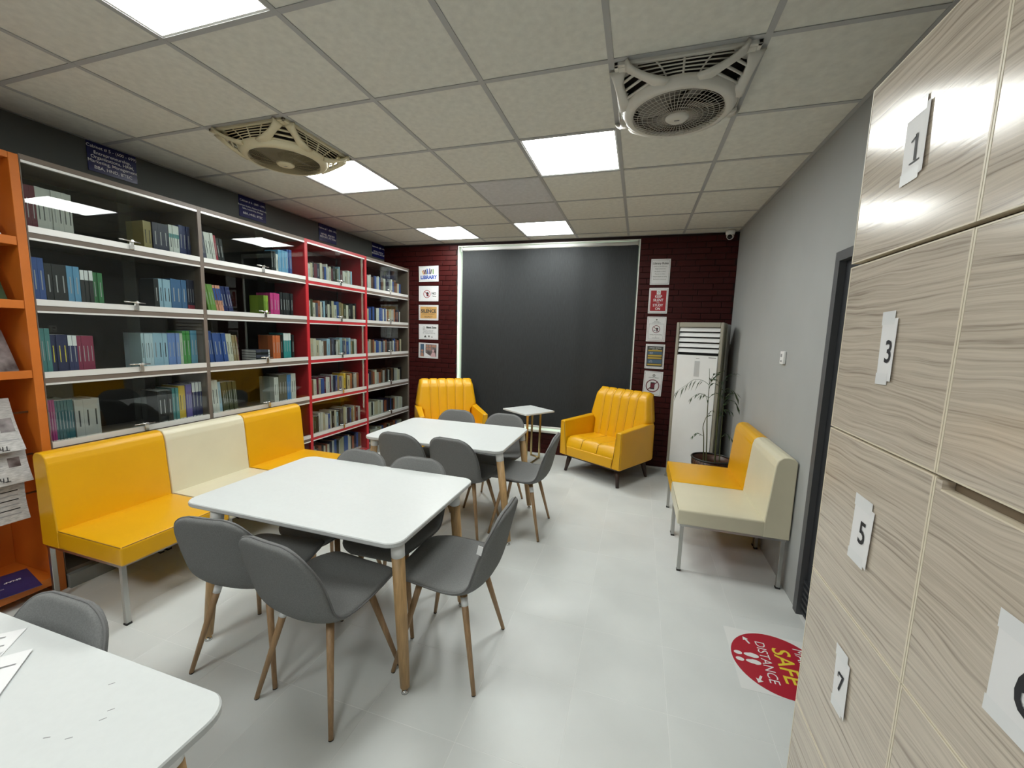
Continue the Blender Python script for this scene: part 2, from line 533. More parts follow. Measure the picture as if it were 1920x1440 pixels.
# walls
struct(MB().box(XL - .1, XL, YF - .1, YB + .12, 0, 2.95).build('wall_left', 'wall_dark'))
DY0, DY1, DZ = 1.72, 2.63, 2.045
wr = MB().box(XR, XR + .12, YF - .1, DY0, 0, 2.95).box(XR, XR + .12, DY1, YB + .12, 0, 2.95).box(XR, XR + .12, DY0, DY1, DZ, 2.95)
struct(wr.build('wall_right', 'wall_grey'))
struct(MB().box(XL, XR, YF - .1, YF, 0, 2.95).build('wall_front', 'wall_grey'))
wb = MB().box(XL, WX0, YB, YB + .2, 0, 2.95).box(WX1, XR, YB, YB + .2, 0, 2.95)
wb.box(WX0, WX1, YB, YB + .2, 0, WZ0).box(WX0, WX1, YB, YB + .2, WZ1, 2.95)
wb = struct(wb.build('wall_back', 'mortar'))
# single bricks, the hidden ones joined
BH, BL = .0665, .205
brick_me = MB().box(-BL / 2 + .003, BL / 2 - .003, -.010, 0.002, -BH / 2 + .003, BH / 2 - .003, .0022, 1).mesh('brick')
brick_me.materials.append(MATS['brick'])
parts, stuff = [], MB()
for r_ in range(42):
    z = BH * (r_ + .5)
    if z + BH / 2 > H + .02:
        continue
    off = [0, .5, .25, .75][r_ % 4] * BL if r_ % 3 else .5 * BL * (r_ % 2)
    x = XL - off
    while x < XR:
        a, b = max(x + 0, XL), min(x + BL, XR)
        segs = [(a, b)]
        if WZ0 - .02 < z < WZ1 + .0:
            segs = []
            if a < WX0:
                segs.append((a, min(b, WX0)))
            if b > WX1:
                segs.append((max(a, WX1), b))
        for s0, s1 in segs:
            if s1 - s0 < .02:
                continue
            vis = (s1 > -3.08 and s1 < -2.3 and z > 1.02) or (s0 > -.1 and s1 < .42 and z > .1) or (s0 > .38 and z > 1.75)
            vis = vis and min(z + BH / 2, H) == z + BH / 2
            if vis and len(parts) < 300:
                if abs(s1 - s0 - BL) < 1e-4:
                    o = link('brick', brick_me, None, wb)
                else:
                    w_ = s1 - s0
                    o = MB().box(-w_ / 2 + .003, w_ / 2 - .003, -.010, .002, -BH / 2 + .003, BH / 2 - .003, .0022, 1).build('brick', 'brick', wb)
                o.location = ((s0 + s1) / 2, YB - random.uniform(0, .0025), z)
                parts.append(o)
            else:
                stuff.box(s0 + .003, s1 - .003, YB - .010, YB + .002, z - BH / 2 + .003, min(z + BH / 2 - .003, H))
        x += BL
so = stuff.build('brickwork', 'brick', wb)
so['kind'] = 'stuff'

# window, blind, sill
win = MB()
for bx in ((WX0, WX0 + .05, WZ0, WZ1), (WX1 - .05, WX1, WZ0, WZ1), (-1.245, -1.195, WZ0, WZ1)):
    win.box(bx[0], bx[1], YB + .13, YB + .18, bx[2], bx[3])
win.box(WX0, WX1, YB + .13, YB + .18, WZ0, WZ0 + .05).box(WX0, WX1, YB + .13, YB + .18, WZ1 - .05, WZ1)
w1 = struct(win.build('window_1', 'white_trim'))
for a, b in ((WX0 + .05, -1.245), (-1.195, WX1 - .05)):
    MB().box(a, b, YB + .15, YB + .156, WZ0 + .05, WZ1 - .05).build('window_pane', 'window_glass', w1)
rv = MB().box(WX0 + .0005, WX0 + .012, YB + .0, YB + .13, WZ0, WZ1 - .012).box(WX1 - .012, WX1 - .0005, YB, YB + .13, WZ0, WZ1 - .012)
rv.box(WX0 + .0005, WX1 - .0005, YB, YB + .13, WZ1 - .012, WZ1 - .0005)
rv.build('reveal', 'white_trim', w1)
t1 = MB().box(WX0 - .01, WX1 + .01, YB - .035, YB + .13, WZ0 - .012, WZ0 + .018, .004, 2)
struct(t1.build('trim_1', 'white_trim'))
bl = thing('roller_blind', 'large charcoal roller blind pulled down over the window', 'blind', (-1.205, YB + .030, WZ0))
V = []
mb = MB()
nx = 48
for iz in range(2):
    pass
front = [[(-1.130 + 2.266 * i / nx, -.004 + .004 * math.sin(i * .9) + .003 * math.sin(i * .37), .05 + (2.33) * k / 12) for i in range(nx + 1)] for k in range(13)]
back = [[(x, y + .003, z) for x, y, z in r] for r in front]
mb.grid(front); mb.grid([r[::-1] for r in back])
mb.build('blind_fabric', 'blind', bl)
MB().tube([(-1.13, 0, 2.375), (1.13, 0, 2.375)], .024, 16).build('roller_tube', 'white_plastic', bl)
MB().box(-1.12, 1.12, -.012, .012, .035, .062, .005, 2).build('bottom_rail', 'white_plastic', bl)
for s in (-1, 1):
    MB().box(1.132 * s - .004, 1.132 * s + .004, -.03, .03, 2.34, 2.413).build('bracket', 'dull_chrome', bl)

# door in the right wall
d1 = MB()
d1.box(XR - .012, XR + .09, DY1 - .05, DY1, 0, DZ).box(XR - .012, XR + .09, DY0, DY0 + .05, 0, DZ).box(XR - .012, XR + .09, DY0 + .05, DY1 - .05, DZ - .05, DZ)
d1 = struct(d1.build('door_1', 'frame_grey'))
MB().box(XR + .02, XR + .06, DY0 + .05, DY1 - .05, .004, DZ - .05).build('door_leaf', 'black_paint', d1)
for k in range(6):
    MB().box(XR + .004, XR + .02, DY0 + .07, DY1 - .06, .03 + k * .035, .045 + k * .035, xf=None).build('louvre_slat', 'black_paint', d1)
MB().tube([(XR - .03, DY0 + .12, 1.02), (XR - .03, DY0 + .24, 1.02)], .009, 10).tube([(XR + .02, DY0 + .12, 1.02), (XR - .03, DY0 + .12, 1.02)], .009, 10).build('door_handle', 'dull_chrome', d1)

# ------------------------------------------------------------------ ceiling lights
names = {(-3, -1): 'square ceiling light panel above the orange bookcase corner, largest in view',
         (-4, 2): 'square ceiling light panel touching the cream ceiling fan',
         (-1, 2): 'square ceiling light panel beside the white ceiling fan',
         (-4, 5): 'far square ceiling light panel near the bookcases, left of the far pair',
         (-2, 5): 'far square ceiling light panel above the window blind, right of the far pair',
         (-4, -4): 'square ceiling light panel behind the viewpoint on the bookcase side',
         (-1, -4): 'square ceiling light panel behind the viewpoint on the locker side'}
for (i, j) in LIGHTS:
    cx, cy = -0.1924 + .6 * (i + .5), 1.3428 + .6 * (j + .5)
    L = thing('ceiling_light', names[(i, j)], 'light', (cx, cy, H), group='recessed ceiling light panels')
    f = MB()
    for bx in ((-.293, .293, -.293, -.278), (-.293, .293, .278, .293), (-.293, -.278, -.278, .278), (.278, .293, -.278, .278)):
        f.box(*bx, .0035, .016)
    f.box(-.293, .293, -.293, .293, .018, .03)
    f.build('frame', 'white_plastic', L)
    MB().box(-.278, .278, -.278, .278, .006, .012).build('diffuser', 'panel_glow', L)

# ------------------------------------------------------------------ ceiling fans
def fan(cx, cy, label, body, guard, rings, ribs, square):
    t = thing('ceiling_fan', label, 'fan', (cx, cy, H), group='square recessed ceiling fans')
    # outer rim + ring + corner arms
    hb = MB()
    S = .287
    for bx in ((-S, S, -S, -S + .018), (-S, S, S - .018, S), (-S, -S + .018, -S, S), (S - .018, S, -S, S)):
        hb.box(*bx, -.014, .010, .003, 1)
    hb.lathe([(.205, -.098), (.212, -.106), (.232, -.106), (.248, -.096), (.258, -.078), (.258, -.066), (.245, -.060), (.212, -.074), (.205, -.090), (.205, -.098)], 56)
    for q in range(4):
        a0 = PI / 4 + q * PI / 2
        c = Vector((math.cos(a0), math.sin(a0), 0))
        corner = Vector((c.x, c.y, 0)) * (S * 1.36)
        for s in (-1, 1):
            pts = []
            for k in range(7):
                u = k / 6
                ang = a0 + s * R(4 + 24 * (1 - u) ** 1.6)
                rr = .240 + (.385 - .240) * u
                rr = min(rr, .272 / max(abs(math.cos(ang)), abs(math.sin(ang))))
                pts.append((rr * math.cos(ang), rr * math.sin(ang), -.086 + .078 * u ** 1.3))
            hb.ribbon(pts, [.085, .062, .047, .040, .042, .056, .078], .016)
    hb.build('housing', body, t)
    for q in range(4):
        a0 = PI / 4 + q * PI / 2
        for k in range(3):                       # corner louvres
            rr = .268 + .026 * k
            w_ = R(15 - 4.0 * k)
            p0 = (rr * math.cos(a0 - w_), rr * math.sin(a0 - w_), -.070 + .016 * k)
            p1 = (rr * math.cos(a0 + w_), rr * math.sin(a0 + w_), -.070 + .016 * k)
            MB().tube([p0, p1], .006, 6).build('corner_louvre', body, t)
        ax = q * PI / 2
        ca, sa = math.cos(ax), math.sin(ax)
        def side(u, v):                           # u along the side -1..1, v 0 rim .. 1 ring
            ph = u * R(30)
            px, py = .252 * math.cos(ph), .252 * math.sin(ph)
            rx, ry = S - .012, u * (.235 - .04 * v)
            x, y, z = rx + (px - rx) * v, ry + (py - ry) * v, -.008 - .058 * v
            return (x * ca - y * sa, x * sa + y * ca, z)
        for k in range(1, 5):
            MB().tube([side(-1 + 2 * i / 10, k / 5) for i in range(11)], .0032, 5).build('side_slat', body, t)
        for u in (-.5, 0, .5):
            MB().tube([side(u, v / 4) for v in range(5)], .0038 if u else .005, 5).build('side_rib', body, t)
    g = MB()
    for k in range(rings):
        r_ = .045 + (.208 - .045) * k / (rings - 1)
        g.ring(r_, -.108 - .014 * (1 - (r_ / .208) ** 2), .0011, 44, 4)
    for k in range(ribs):
        a = 2 * PI * k / ribs
        g.tube([(r_ * math.cos(a + .6 * (r_ - .04)), r_ * math.sin(a + .6 * (r_ - .04)), -.106 - .014 * (1 - (r_ / .208) ** 2)) for r_ in (.04, .08, .12, .16, .208)], .0015, 4)
    g.build('guard', guard, t)
    MB().lathe([(.0005, -.132), (.025, -.132), (.046, -.129), (.054, -.122), (.054, -.112), (.0005, -.112)], 28).build('hub_cap', body, t)
    MB().box(-.012, .012, -.003, .003, -.1335, -.132).build('badge', 'ink_grey', t)
    for k in range(5):
        a = 2 * PI * k / 5 + .3
        M_ = Matrix.Rotation(a, 4, 'Z') @ Matrix.Rotation(R(20), 4, 'X')
        MB().box(.04, .19, -.055, .055, -.052, -.048, .0015, 1, xf=M_).build('blade', 'fan_blade', t)
    MB().lathe([(.206, -.088), (.212, .012)], 40).build('shroud', 'fan_dark', t)
    for q in range(4):
        a0 = PI / 4 + q * PI / 2
        sx_, sy_ = (1 if math.cos(a0) > 0 else -1), (1 if math.sin(a0) > 0 else -1)
        pl = [(.270, .270), (.270, .185), (.232, .205), (.205, .232), (.185, .270)]
        MB().prism([(sx_ * a, sy_ * b) for a, b in pl], -.016, -.006, 'z', .003).build('corner_plate', body, t)
    MB().lathe([(.0005, -.075), (.045, -.075), (.045, .05), (.0005, .05)], 20).build('motor', 'fan_dark', t)
    cv = MB()
    cv.box(-.29, .29, -.29, .29, .15, .155).box(-.292, -.288, -.29, .29, .012, .15).box(.288, .292, -.29, .29, .012, .15).box(-.288, .288, -.292, -.288, .012, .15).box(-.288, .288, .288, .292, .012, .15)
    cv.build('cavity_box', 'fan_dark', t)
    return t
fan(-.1924 + .3, 1.9428 + .3, 'white square ceiling fan with round wire guard near the lockers', 'fan_white', 'fan_guard', 8, 56, 1)
fan(-.1924 - 2.1, 1.9428 + .3, 'yellowed cream square ceiling fan near the bookcases', 'fan_cream', 'fan_guard_cream', 26, 14, 0)

# ------------------------------------------------------------------ glass bookcases
XF = -3.14
CY = [1.362, 2.283, 3.258, 4.195, 5.132]
LIP = [2.065, 1.680, 1.280, .880, .480]
CTOP, CBASE = 2.425, .085
cab_info = [('taupe', 'taupe_dark', 'taupe glass fronted bookcase standing next to the orange shelf unit', 'bookcase'),
            ('taupe', 'taupe_dark', 'taupe glass fronted bookcase left of the red bookcase', 'bookcase'),
            ('red_metal', 'red_inside', 'red framed glass fronted bookcase', 'bookcase'),
            ('taupe', 'taupe_dark', 'taupe glass fronted bookcase against the brick wall', 'bookcase')]
for c in range(4):
    fm, im, lab, cat = cab_info[c]
    y0, y1 = CY[c], CY[c + 1]
    t = thing('glass_bookcase', lab, cat, (0, (y0 + y1) / 2, 0), group='glass fronted bookcases along the wall')
    yc = (y0 + y1) / 2
    a, b = y0 - yc, y1 - yc
    tk = .034 if c == 2 else .026
    xb = XL + .006
    # side panels (the red case brings both panels it shares with its neighbours)
    ia, ib = a, b
    if c in (0, 2):
        ta = .004 if c == 0 else tk
        MB().box(xb, XF, a - .0, a + ta, CBASE, CTOP).build('side_panel', fm, t)
        MB().box(xb, XF, b - .0005 - tk, b - .0005, CBASE, CTOP).build('side_panel', fm, t)
        ia, ib = a + ta, b - tk - .0005
    elif c == 3:
        MB().box(xb, XF, b - tk, b, CBASE, CTOP).build('side_panel', fm, t)
        ib = b - tk
    ia += .001; ib -= .001
    MB().box(xb, XF, ia, ib, CTOP - .028, CTOP).build('top_panel', fm, t)
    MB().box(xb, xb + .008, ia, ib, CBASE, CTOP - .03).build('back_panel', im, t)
    MB().box(xb, XF, ia, ib, CBASE - .001, CBASE + .02).build('bottom_panel', fm, t)
    MB().box(xb + .001, XF + .033, a + .001, b - .001, 0.0, CBASE - .002).build('plinth', 'plinth', t)
    MB().box(XF - .018, XF + .002, ia, ib, CTOP - .041, CTOP - .0285).build('glass_track', 'aluminium', t)
    for lz in LIP:
        MB().box(xb + .009, XF - .001, ia, ib, lz - .062, lz - .034).build('shelf', fm, t)
        MB().box(XF - .020, XF + .003, ia, ib, lz - .0335, lz).build('glass_track', 'aluminium', t)
        MB().box(XF - .018, XF + .002, ia, ib, lz - .073, lz - .0625).build('glass_track', 'aluminium', t)
    tops = [CTOP - .041] + [z - .073 for z in LIP]
    bots = LIP + [CBASE + .02]
    mid = (ia + ib) / 2
    for k in range(6):
        zb, zt = bots[k] - .004, tops[k] + .004
        MB().box(XF - .004, XF - .0005, ia + .001, mid + .032, zb, zt).build('glass_pane', 'cabinet_glass', t)
        MB().box(XF - .013, XF - .0095, mid - .032, ib - .001, zb, zt).build('glass_pane', 'cabinet_glass', t)
        h = MB()
        h.box(XF - .0004, XF + .012, mid + .004, mid + .030, zb - .028, zb + .022, .003, 1)
        h.tube([(XF + .016, mid - .055, zb + .024), (XF + .016, mid + .062, zb + .020)], .0042, 8)
        h.tube([(XF + .006, mid + .016, zb + .02), (XF + .022, mid + .016, zb + .024)], .008, 10)
        h.build('lock_handle', 'chrome', t)

# books -------------------------------------------------------------
SPX = -3.205
bk = MB()
# unit book: x depth (spine at +.5), y thickness, z height (0..1)
bk.box(-.5, .49, -.5, .5, 0, 1)
book_me = bk.mesh('book')
pg = MB()
pg.box(-.49, .47, -.40, .40, .985, 1.0004)
page_me = pg.mesh('pages'); page_me.materials.append(MATS['paper'])
st = MB().rect(-.34, .34, 0, 1, 0).mesh('sticker')
def unit_plate(name, y0, y1, z0, z1, material):
    me = MB().box(.4905, .494, y0, y1, z0, z1).mesh(name); me.materials.append(MATS[material]); return me
P_STICK = unit_plate('spine_sticker', -.42, .42, .015, .105, 'paper')
P_TITLE = {c: unit_plate('spine_title', -.085, .085, .34, .74, c) for c in ('ink_pale', 'ink_black', 'ink_grey', 'sticker_yellow')}
P_TOP = unit_plate('spine_band', -.47, .47, .74, .995, 'ink_white')
P_TEAL = unit_plate('spine_band', -.47, .47, .62, .74, 'book_teal')
P_RED = unit_plate('spine_band', -.47, .47, .02, .26, 'book_red')
P_BLUE = unit_plate('spine_band', -.47, .47, .50, .90, 'book_blue')
LIGHTC = {'paper', 'gold', 'whiteteal', 'iceblue', 'paleblue', 'palegreen', 'white', 'grey', 'yellow', 'cream', 'ivory', 'salmon', 'lime'}
BOOKS = {
'c1r1L': [(1.392, 1.437, 2, .259, 'maroon'), (1.437, 1.59, 7, .262, 'paper')],
'c1r1R': [(1.946, 1.995, 2, .216, 'gold'), (1.998, 2.096, 3, .221, 'navy'), (2.099, 2.169, 3, .229, 'whiteteal'), (2.172, 2.242, 3, .244, 'navyblue')],
'c1r2L': [(1.392, 1.443, 2, .264, 'blue'), (1.444, 1.536, 3, .24, 'black'), (1.536, 1.591, 2, .24, 'skyblue'), (1.594, 1.652, 3, .227, 'blackwhite'), (1.652, 1.699, 2, .22, 'green')],
'c1r2R': [(1.982, 2.012, 1, .226, 'black'), (2.012, 2.087, 3, .23, 'paleblue'), (2.087, 2.195, 3, .24, 'steelblue'), (2.199, 2.250, 3, .248, 'navyred')],
'c1r3L': [(1.392, 1.435, 2, .275, 'teal'), (1.435, 1.507, 3, .24, 'navyyellow'), (1.507, 1.548, 2, .237, 'navywhite'), (1.548, 1.629, 4, .234, 'crimson')],
'c1r3R': [(1.88, 1.951, 4, .253, 'iceblue'), (1.951, 2.042, 3, .254, 'paleblue'), (2.045, 2.121, 3, .255, 'periwinkle'), (2.121, 2.141, 1, .255, 'palegreen'), (2.143, 2.192, 2, .271, 'brightgreen'), (2.196, 2.242, 2, .276, 'cyanblue')],
'c1r4L': [(1.392, 1.421, 3, .266, 'magenta'), (1.421, 1.502, 6, .257, 'darkteal'), (1.507, 1.627, 3, .248, 'grey')],
'c1r4R': [(1.949, 2.043, 3, .247, 'black'), (2.047, 2.087, 2, .258, 'teal'), (2.09, 2.135, 2, .268, 'yellow'), (2.137, 2.181, 3, .275, 'purple'), (2.185, 2.252, 3, .285, 'navywhite')],
'c2r1L': [(2.335, 2.362, 2, .241, 'slate'), (2.365, 2.435, 3, .239, 'white'), (2.435, 2.453, 1, .23, 'red'), (2.453, 2.505, 2, .213, 'black')],
'c2r1R': [(2.939, 2.984, 2, .215, 'black'), (2.99, 3.013, 1, .197, 'white'), (3.013, 3.115, 3, .24, 'skyblue'), (3.115, 3.171, 3, .262, 'blue')],
'c2r2L': [(2.353, 2.416, 3, .235, 'leaf'), (2.42, 2.475, 3, .234, 'salmon'), (2.477, 2.559, 4, .232, 'navyblue')],
'c2r2R': [(2.841, 2.888, 3, .197, 'lime'), (2.908, 3.006, 3, .227, 'pink'), (3.012, 3.159, 5, .242, 'black')],
'c2r3L': [(2.339, 2.379, 2, .274, 'blue'), (2.379, 2.488, 3, .258, 'blue'), (2.489, 2.536, 2, .254, 'cream'), (2.536, 2.579, 3, .242, 'tan'), (2.579, 2.593, 1, .228, 'maroon')],
'c2r3R': [(2.916, 2.998, 3, .243, 'orange'), (3.001, 3.031, 1, .249, 'black'), (3.034, 3.122, 3, .264, 'tealwhite'), (3.128, 3.16, 2, .249, 'black')],
'c2r4L': [(2.335, 2.389, 2, .285, 'white'), (2.389, 2.416, 1, .269, 'paleblue'), (2.42, 2.551, 7, .261, 'olive')],
'c2r4R': [(2.907, 2.96, 2, .255, 'white'), (2.96, 3.058, 3, .275, 'taupe'), (3.058, 3.103, 2, .266, 'brightblue'), (3.103, 3.162, 2, .273, 'white')],
'c2r5R': [(3.117, 3.17, 3, .262, 'black')]}
LEAN = {'c2r1L': 6, 'c2r2L': 9, 'c2r3L': 5, 'c2r4L': 3}
SHELFWORD = ['top', 'second', 'third', 'fourth', 'fifth']
CABWORD = ['first taupe bookcase', 'second taupe bookcase', 'red bookcase']
ORD = ['first', 'second', 'third', 'fourth', 'fifth', 'sixth', 'seventh', 'eighth', 'ninth', 'tenth', 'eleventh', 'twelfth', 'thirteenth',
       'fourteenth', 'fifteenth', 'sixteenth', 'seventeenth', 'eighteenth', 'nineteenth', 'twentieth', 'twenty-first', 'twenty-second',
       'twenty-third', 'twenty-fourth', 'twenty-fifth', 'twenty-sixth']
nbook = 0
def add_book(c, r_, y0, y1, h, colour, label, lean=0.0, detail=True):
    global nbook
    me = BOOKME.get(colour)
    if me is None:
        me = book_me.copy(); me.materials.append(MATS['book_' + colour]); BOOKME[colour] = me
    o = bpy.data.objects.new('book', me)
    COL.objects.link(o)
    d = random.uniform(.15, .185)
    tk = max(.006, (y1 - y0) - .0008)
    o.scale = (d, tk, h)
    zb = LIP[r_] - .034
    o.location = (SPX - d / 2 + random.uniform(-.006, .004), (y0 + y1) / 2, zb + (tk / 2) * math.sin(R(lean)))
    o.rotation_euler = (R(lean), 0, 0)
    tag(o, label, 'book', 'books behind the cabinet glass')
    nbook += 1
    kids = [page_me, P_STICK]
    if detail:
        if colour in ('blackwhite', 'navywhite', 'tealwhite'):
            kids.append(P_TOP)
        if colour == 'whiteteal':
            kids.append(P_TEAL)
        if colour == 'navyred':
            kids.append(P_RED)
        if colour == 'salmon':
            kids.append(P_BLUE)
        if colour not in ('blackwhite',):
            kids.append(P_TITLE['sticker_yellow' if colour == 'navyyellow' else 'ink_black' if colour in LIGHTC and random.random() < .6 else 'ink_grey' if colour in LIGHTC else 'ink_pale'])
    for me_ in kids:
        link(me_.name.split('.')[0], me_, None, o)
    return o
BOOKME = {}
for key, groups in BOOKS.items():
    c, r_, side = int(key[1]) - 1, int(key[3]) - 1, key[4]
    idx = 0
    for y0, y1, n, h, colour in groups:
        for k in range(n):
            a = y0 + (y1 - y0) * k / n; b = y0 + (y1 - y0) * (k + 1) / n
            lab = '%s book, %s from left, %s half of %s shelf, %s' % (BOOKWORD.get(colour, colour), ORD[idx], 'left' if side == 'L' else 'right', SHELFWORD[r_], CABWORD[c])
            add_book(c, r_, a, b, h + random.uniform(-.001, .001), colour, lab, LEAN.get(key, 0))
            idx += 1
# a pile of thin dark books lying flat
for k in range(5):
    o = bpy.data.objects.new('book', BOOKME['black'] if k % 2 else BOOKME['slate'])
    COL.objects.link(o)
    o.scale = (.17, .022, .14)
    o.rotation_euler = (R(90), 0, 0)
    o.location = (SPX - .095, 2.888, LIP[2] - .034 + .0115 + k * .0228)
    tag(o, 'thin dark book lying flat, %s from the bottom of the small pile' % ORD[k], 'book', 'books behind the cabinet glass')
    link('pages', page_me, None, o); link('spine_sticker', P_STICK, None, o)
    nbook += 1
PAL = ['ivory', 'cream', 'white', 'paper', 'black', 'navy', 'blue', 'brown', 'rust', 'slate', 'paleblue', 'tan', 'maroon', 'olive', 'grey', 'cream', 'ivory', 'black', 'white']
rng = random.Random(21)
rows3 = [(3.297, 4.02, .196), (3.300, 4.085, .205), (3.300, 4.085, .205), (3.300, 4.10, .20), (3.300, 4.12, .21)]
for r_, (ya, yb, hh) in enumerate(rows3):
    y = ya; idx = 0
    nb = 24
    ws_ = [rng.uniform(.6, 1.45) for _ in range(nb)]
    k_ = (yb - ya) / sum(ws_)
    for w_ in ws_:
        colour = rng.choice(PAL)
        if r_ == 3 and idx in (16,):
            colour = 'yellow'
        lab = '%s book, %s from left on the %s shelf of the red bookcase' % (BOOKWORD.get(colour, colour), ORD[idx], SHELFWORD[r_])
        add_book(2, r_, y, y + w_ * k_, hh * rng.uniform(.86, 1.08), colour, lab, 0, detail=(idx % 2 == 0))
        y += w_ * k_; idx += 1
# the smallest books (bottom row of the red case and the far case) as one object
sb = MB(); sb_mats = ['ivory', 'white', 'black', 'blue', 'brown', 'grey', 'rust', 'navy', 'cream']
def stuff_row(ya, yb, zb, hh, n):
    y = ya
    ws_ = [rng.uniform(.6, 1.45) for _ in range(n)]
    k_ = (yb - ya) / sum(ws_)
    for w_ in ws_:
        nf = len(sb.bm.faces)
        h_ = hh * rng.uniform(.84, 1.06)
        sb.box(SPX - .16, SPX, y + .0006, y + w_ * k_ - .0006, zb, zb + h_)
        sb.bm.faces.ensure_lookup_table()
        mi = rng.randrange(len(sb_mats))
        for f in list(sb.bm.faces)[nf:]:
            f.material_index = mi
        nf = len(sb.bm.faces)
        sb.box(SPX, SPX + .0008, y + .002, y + w_ * k_ - .002, zb + .004, zb + .03)
        for f in list(sb.bm.faces)[nf:]:
            f.material_index = 1
        y += w_ * k_
stuff_row(3.32, 4.13, CBASE + .021, .21, 26)
for r_, (ya, yb) in enumerate([(4.21, 5.02), (4.21, 5.0), (4.21, 5.03), (4.21, 5.03), (4.21, 5.05)]):
    stuff_row(ya, yb, LIP[r_] - .0335, .20, 24)
stuff_row(4.21, 5.05, CBASE + .021, .2, 22)
sbo = sb.build('books', None)
for c_ in sb_mats:
    sbo.data.materials.append(MATS['book_' + c_])
tag(sbo, 'tightly packed small books in the far taupe bookcase', 'books')
sbo['kind'] = 'stuff'

# blue cabinet signs ---------------------------------------------------
def wallthing(name, label, cat, loc, face, group=None):
    rot = {'back': (PI / 2, 0, 0), 'left': (PI / 2, 0, PI / 2), 'right': (PI / 2, 0, -PI / 2)}[face]
    return thing(name, label, cat, loc, rot, group)
signs = [(1.995, 'dark blue cabinet sign listing entrepreneurship, first from the orange shelf', [('Cabinet # 5 - (600 - 699)', .066, .024), ('Entrepreneurship,', .030, .025), ('Organizations, HRM,', .002, .025), ('Marketing, Management', -.026, .025), ('BBA, HND, BTEC', -.064, .025)]),
         (3.060, 'dark blue cabinet sign listing business studies, above the second bookcase', [('Cabinet # 6 - (600 - 699)', .052, .022), ('Business Studies, Research Methods,', .010, .0175), ('Sales, Leadership, Strategy', -.014, .0175), ('BBA, HND, BTEC', -.056, .024)]),
         (4.027, 'dark blue cabinet sign above the red bookcase', [('Cabinet # 7 - (800 - 899)', .048, .024), ('NOVEL, POETRY', -.016, .026), ('HISTORY, FICTION', -.045, .026)]),
         (4.992, 'dark blue cabinet sign in the corner by the brick wall', [('Cabinet # 8 - (800 - 899)', .042, .024), ('NOVEL, POETRY', -.020, .026), ('BIOGRAPHY, HISTORY', -.048, .026)])]
for yc, lab, lines in signs:
    t = wallthing('cabinet_sign', lab, 'sign', (XL + .003, yc, 2.655), 'left', 'blue signs above the bookcases')
    MB().box(-.138, .138, -.094, .094, -.0025, .003, .0008, 1).build('board', 'sign_blue', t)
    lettering('lettering', [(s, 0, y, sz * 1.15, 1.0, 0, .0001) for s, y, sz in lines], 'ink_white', t, .0036)

# ------------------------------------------------------------------ orange magazine unit
ox0, ox1 = XL + .006, XF + .012
oy0, oy1 = .56, 1.356
t = thing('magazine_rack', 'orange open magazine shelf unit at the end of the bookcases', 'shelf', (0, 0, 0))
MB().box(ox0, ox1, oy1 - .038, oy1, 0, 2.415, .002, 1).build('side_panel', 'orange', t)
MB().box(ox0, ox1, oy0, oy0 + .038, 0, 2.415, .002, 1).build('side_panel', 'orange', t)
MB().box(ox0, ox0 + .012, oy0 + .039, oy1 - .039, .05, 2.38).build('back_panel', 'orange', t)
MB().box(ox0, ox1, oy0 + .039, oy1 - .039, 2.385, 2.415).build('top_panel', 'orange', t)
for z0, z1 in ((1.952, 1.996), (1.625, 1.669), (1.253, 1.295)):
    MB().box(ox0 + .013, ox1 - .022, oy0 + .039, oy1 - .039, z0, z0 + .018).build('shelf', 'orange', t)
    MB().box(ox1 - .021, ox1 - .002, oy0 + .039, oy1 - .039, z0, z1, .0015, 1).build('shelf_lip', 'orange', t)
MB().box(ox0 + .013, ox1 - .002, oy0 + .039, oy1 - .039, .055, .105, .0015, 1).build('bottom_shelf', 'orange', t)
for z0 in (.40, .62, .86):
    MB().tube([(ox1 - .09, oy0 + .039, z0 + .2), (ox1 - .09, oy1 - .039, z0 + .2)], .006, 8).build('paper_rail', 'dull_chrome', t)
# magazines leaning on the shelves
def leaning(name, label, cat, yc, w_, z0, h_, ang, xb_, material, group, thick=.005):
    t_ = thing(name, label, cat, (xb_, yc, z0 + .002), (0, -ang, 0), group)
    MB().box(-thick / 2, thick / 2, -w_ / 2, w_ / 2, 0, h_).build('cover', material, t_)
    return t_
mg = leaning('magazine', 'black and white magazine leaning on the top orange shelf', 'magazine', 1.185, .20, 1.97, .13, R(38), ox1 - .032, 'photo_dark', 'magazines on the orange shelves')
for k in range(4):
    MB().box(.0026, .0032, -.09 + .045 * k, -.085 + .045 * k, .005, .125).build('white_stripe', 'paper', mg)
MB().box(.0026, .0032, .094, .099, .0, .13).build('white_border', 'paper', mg)
leaning('magazine', 'dark green magazine leaning on the second orange shelf', 'magazine', 1.17, .21, 1.643, .25, R(28), ox1 - .032, 'photo_green', 'magazines on the orange shelves')
leaning('magazine', 'brown photo magazine leaning on the third orange shelf', 'magazine', 1.18, .21, 1.271, .27, R(30), ox1 - .032, 'photo_dark', 'magazines on the orange shelves')
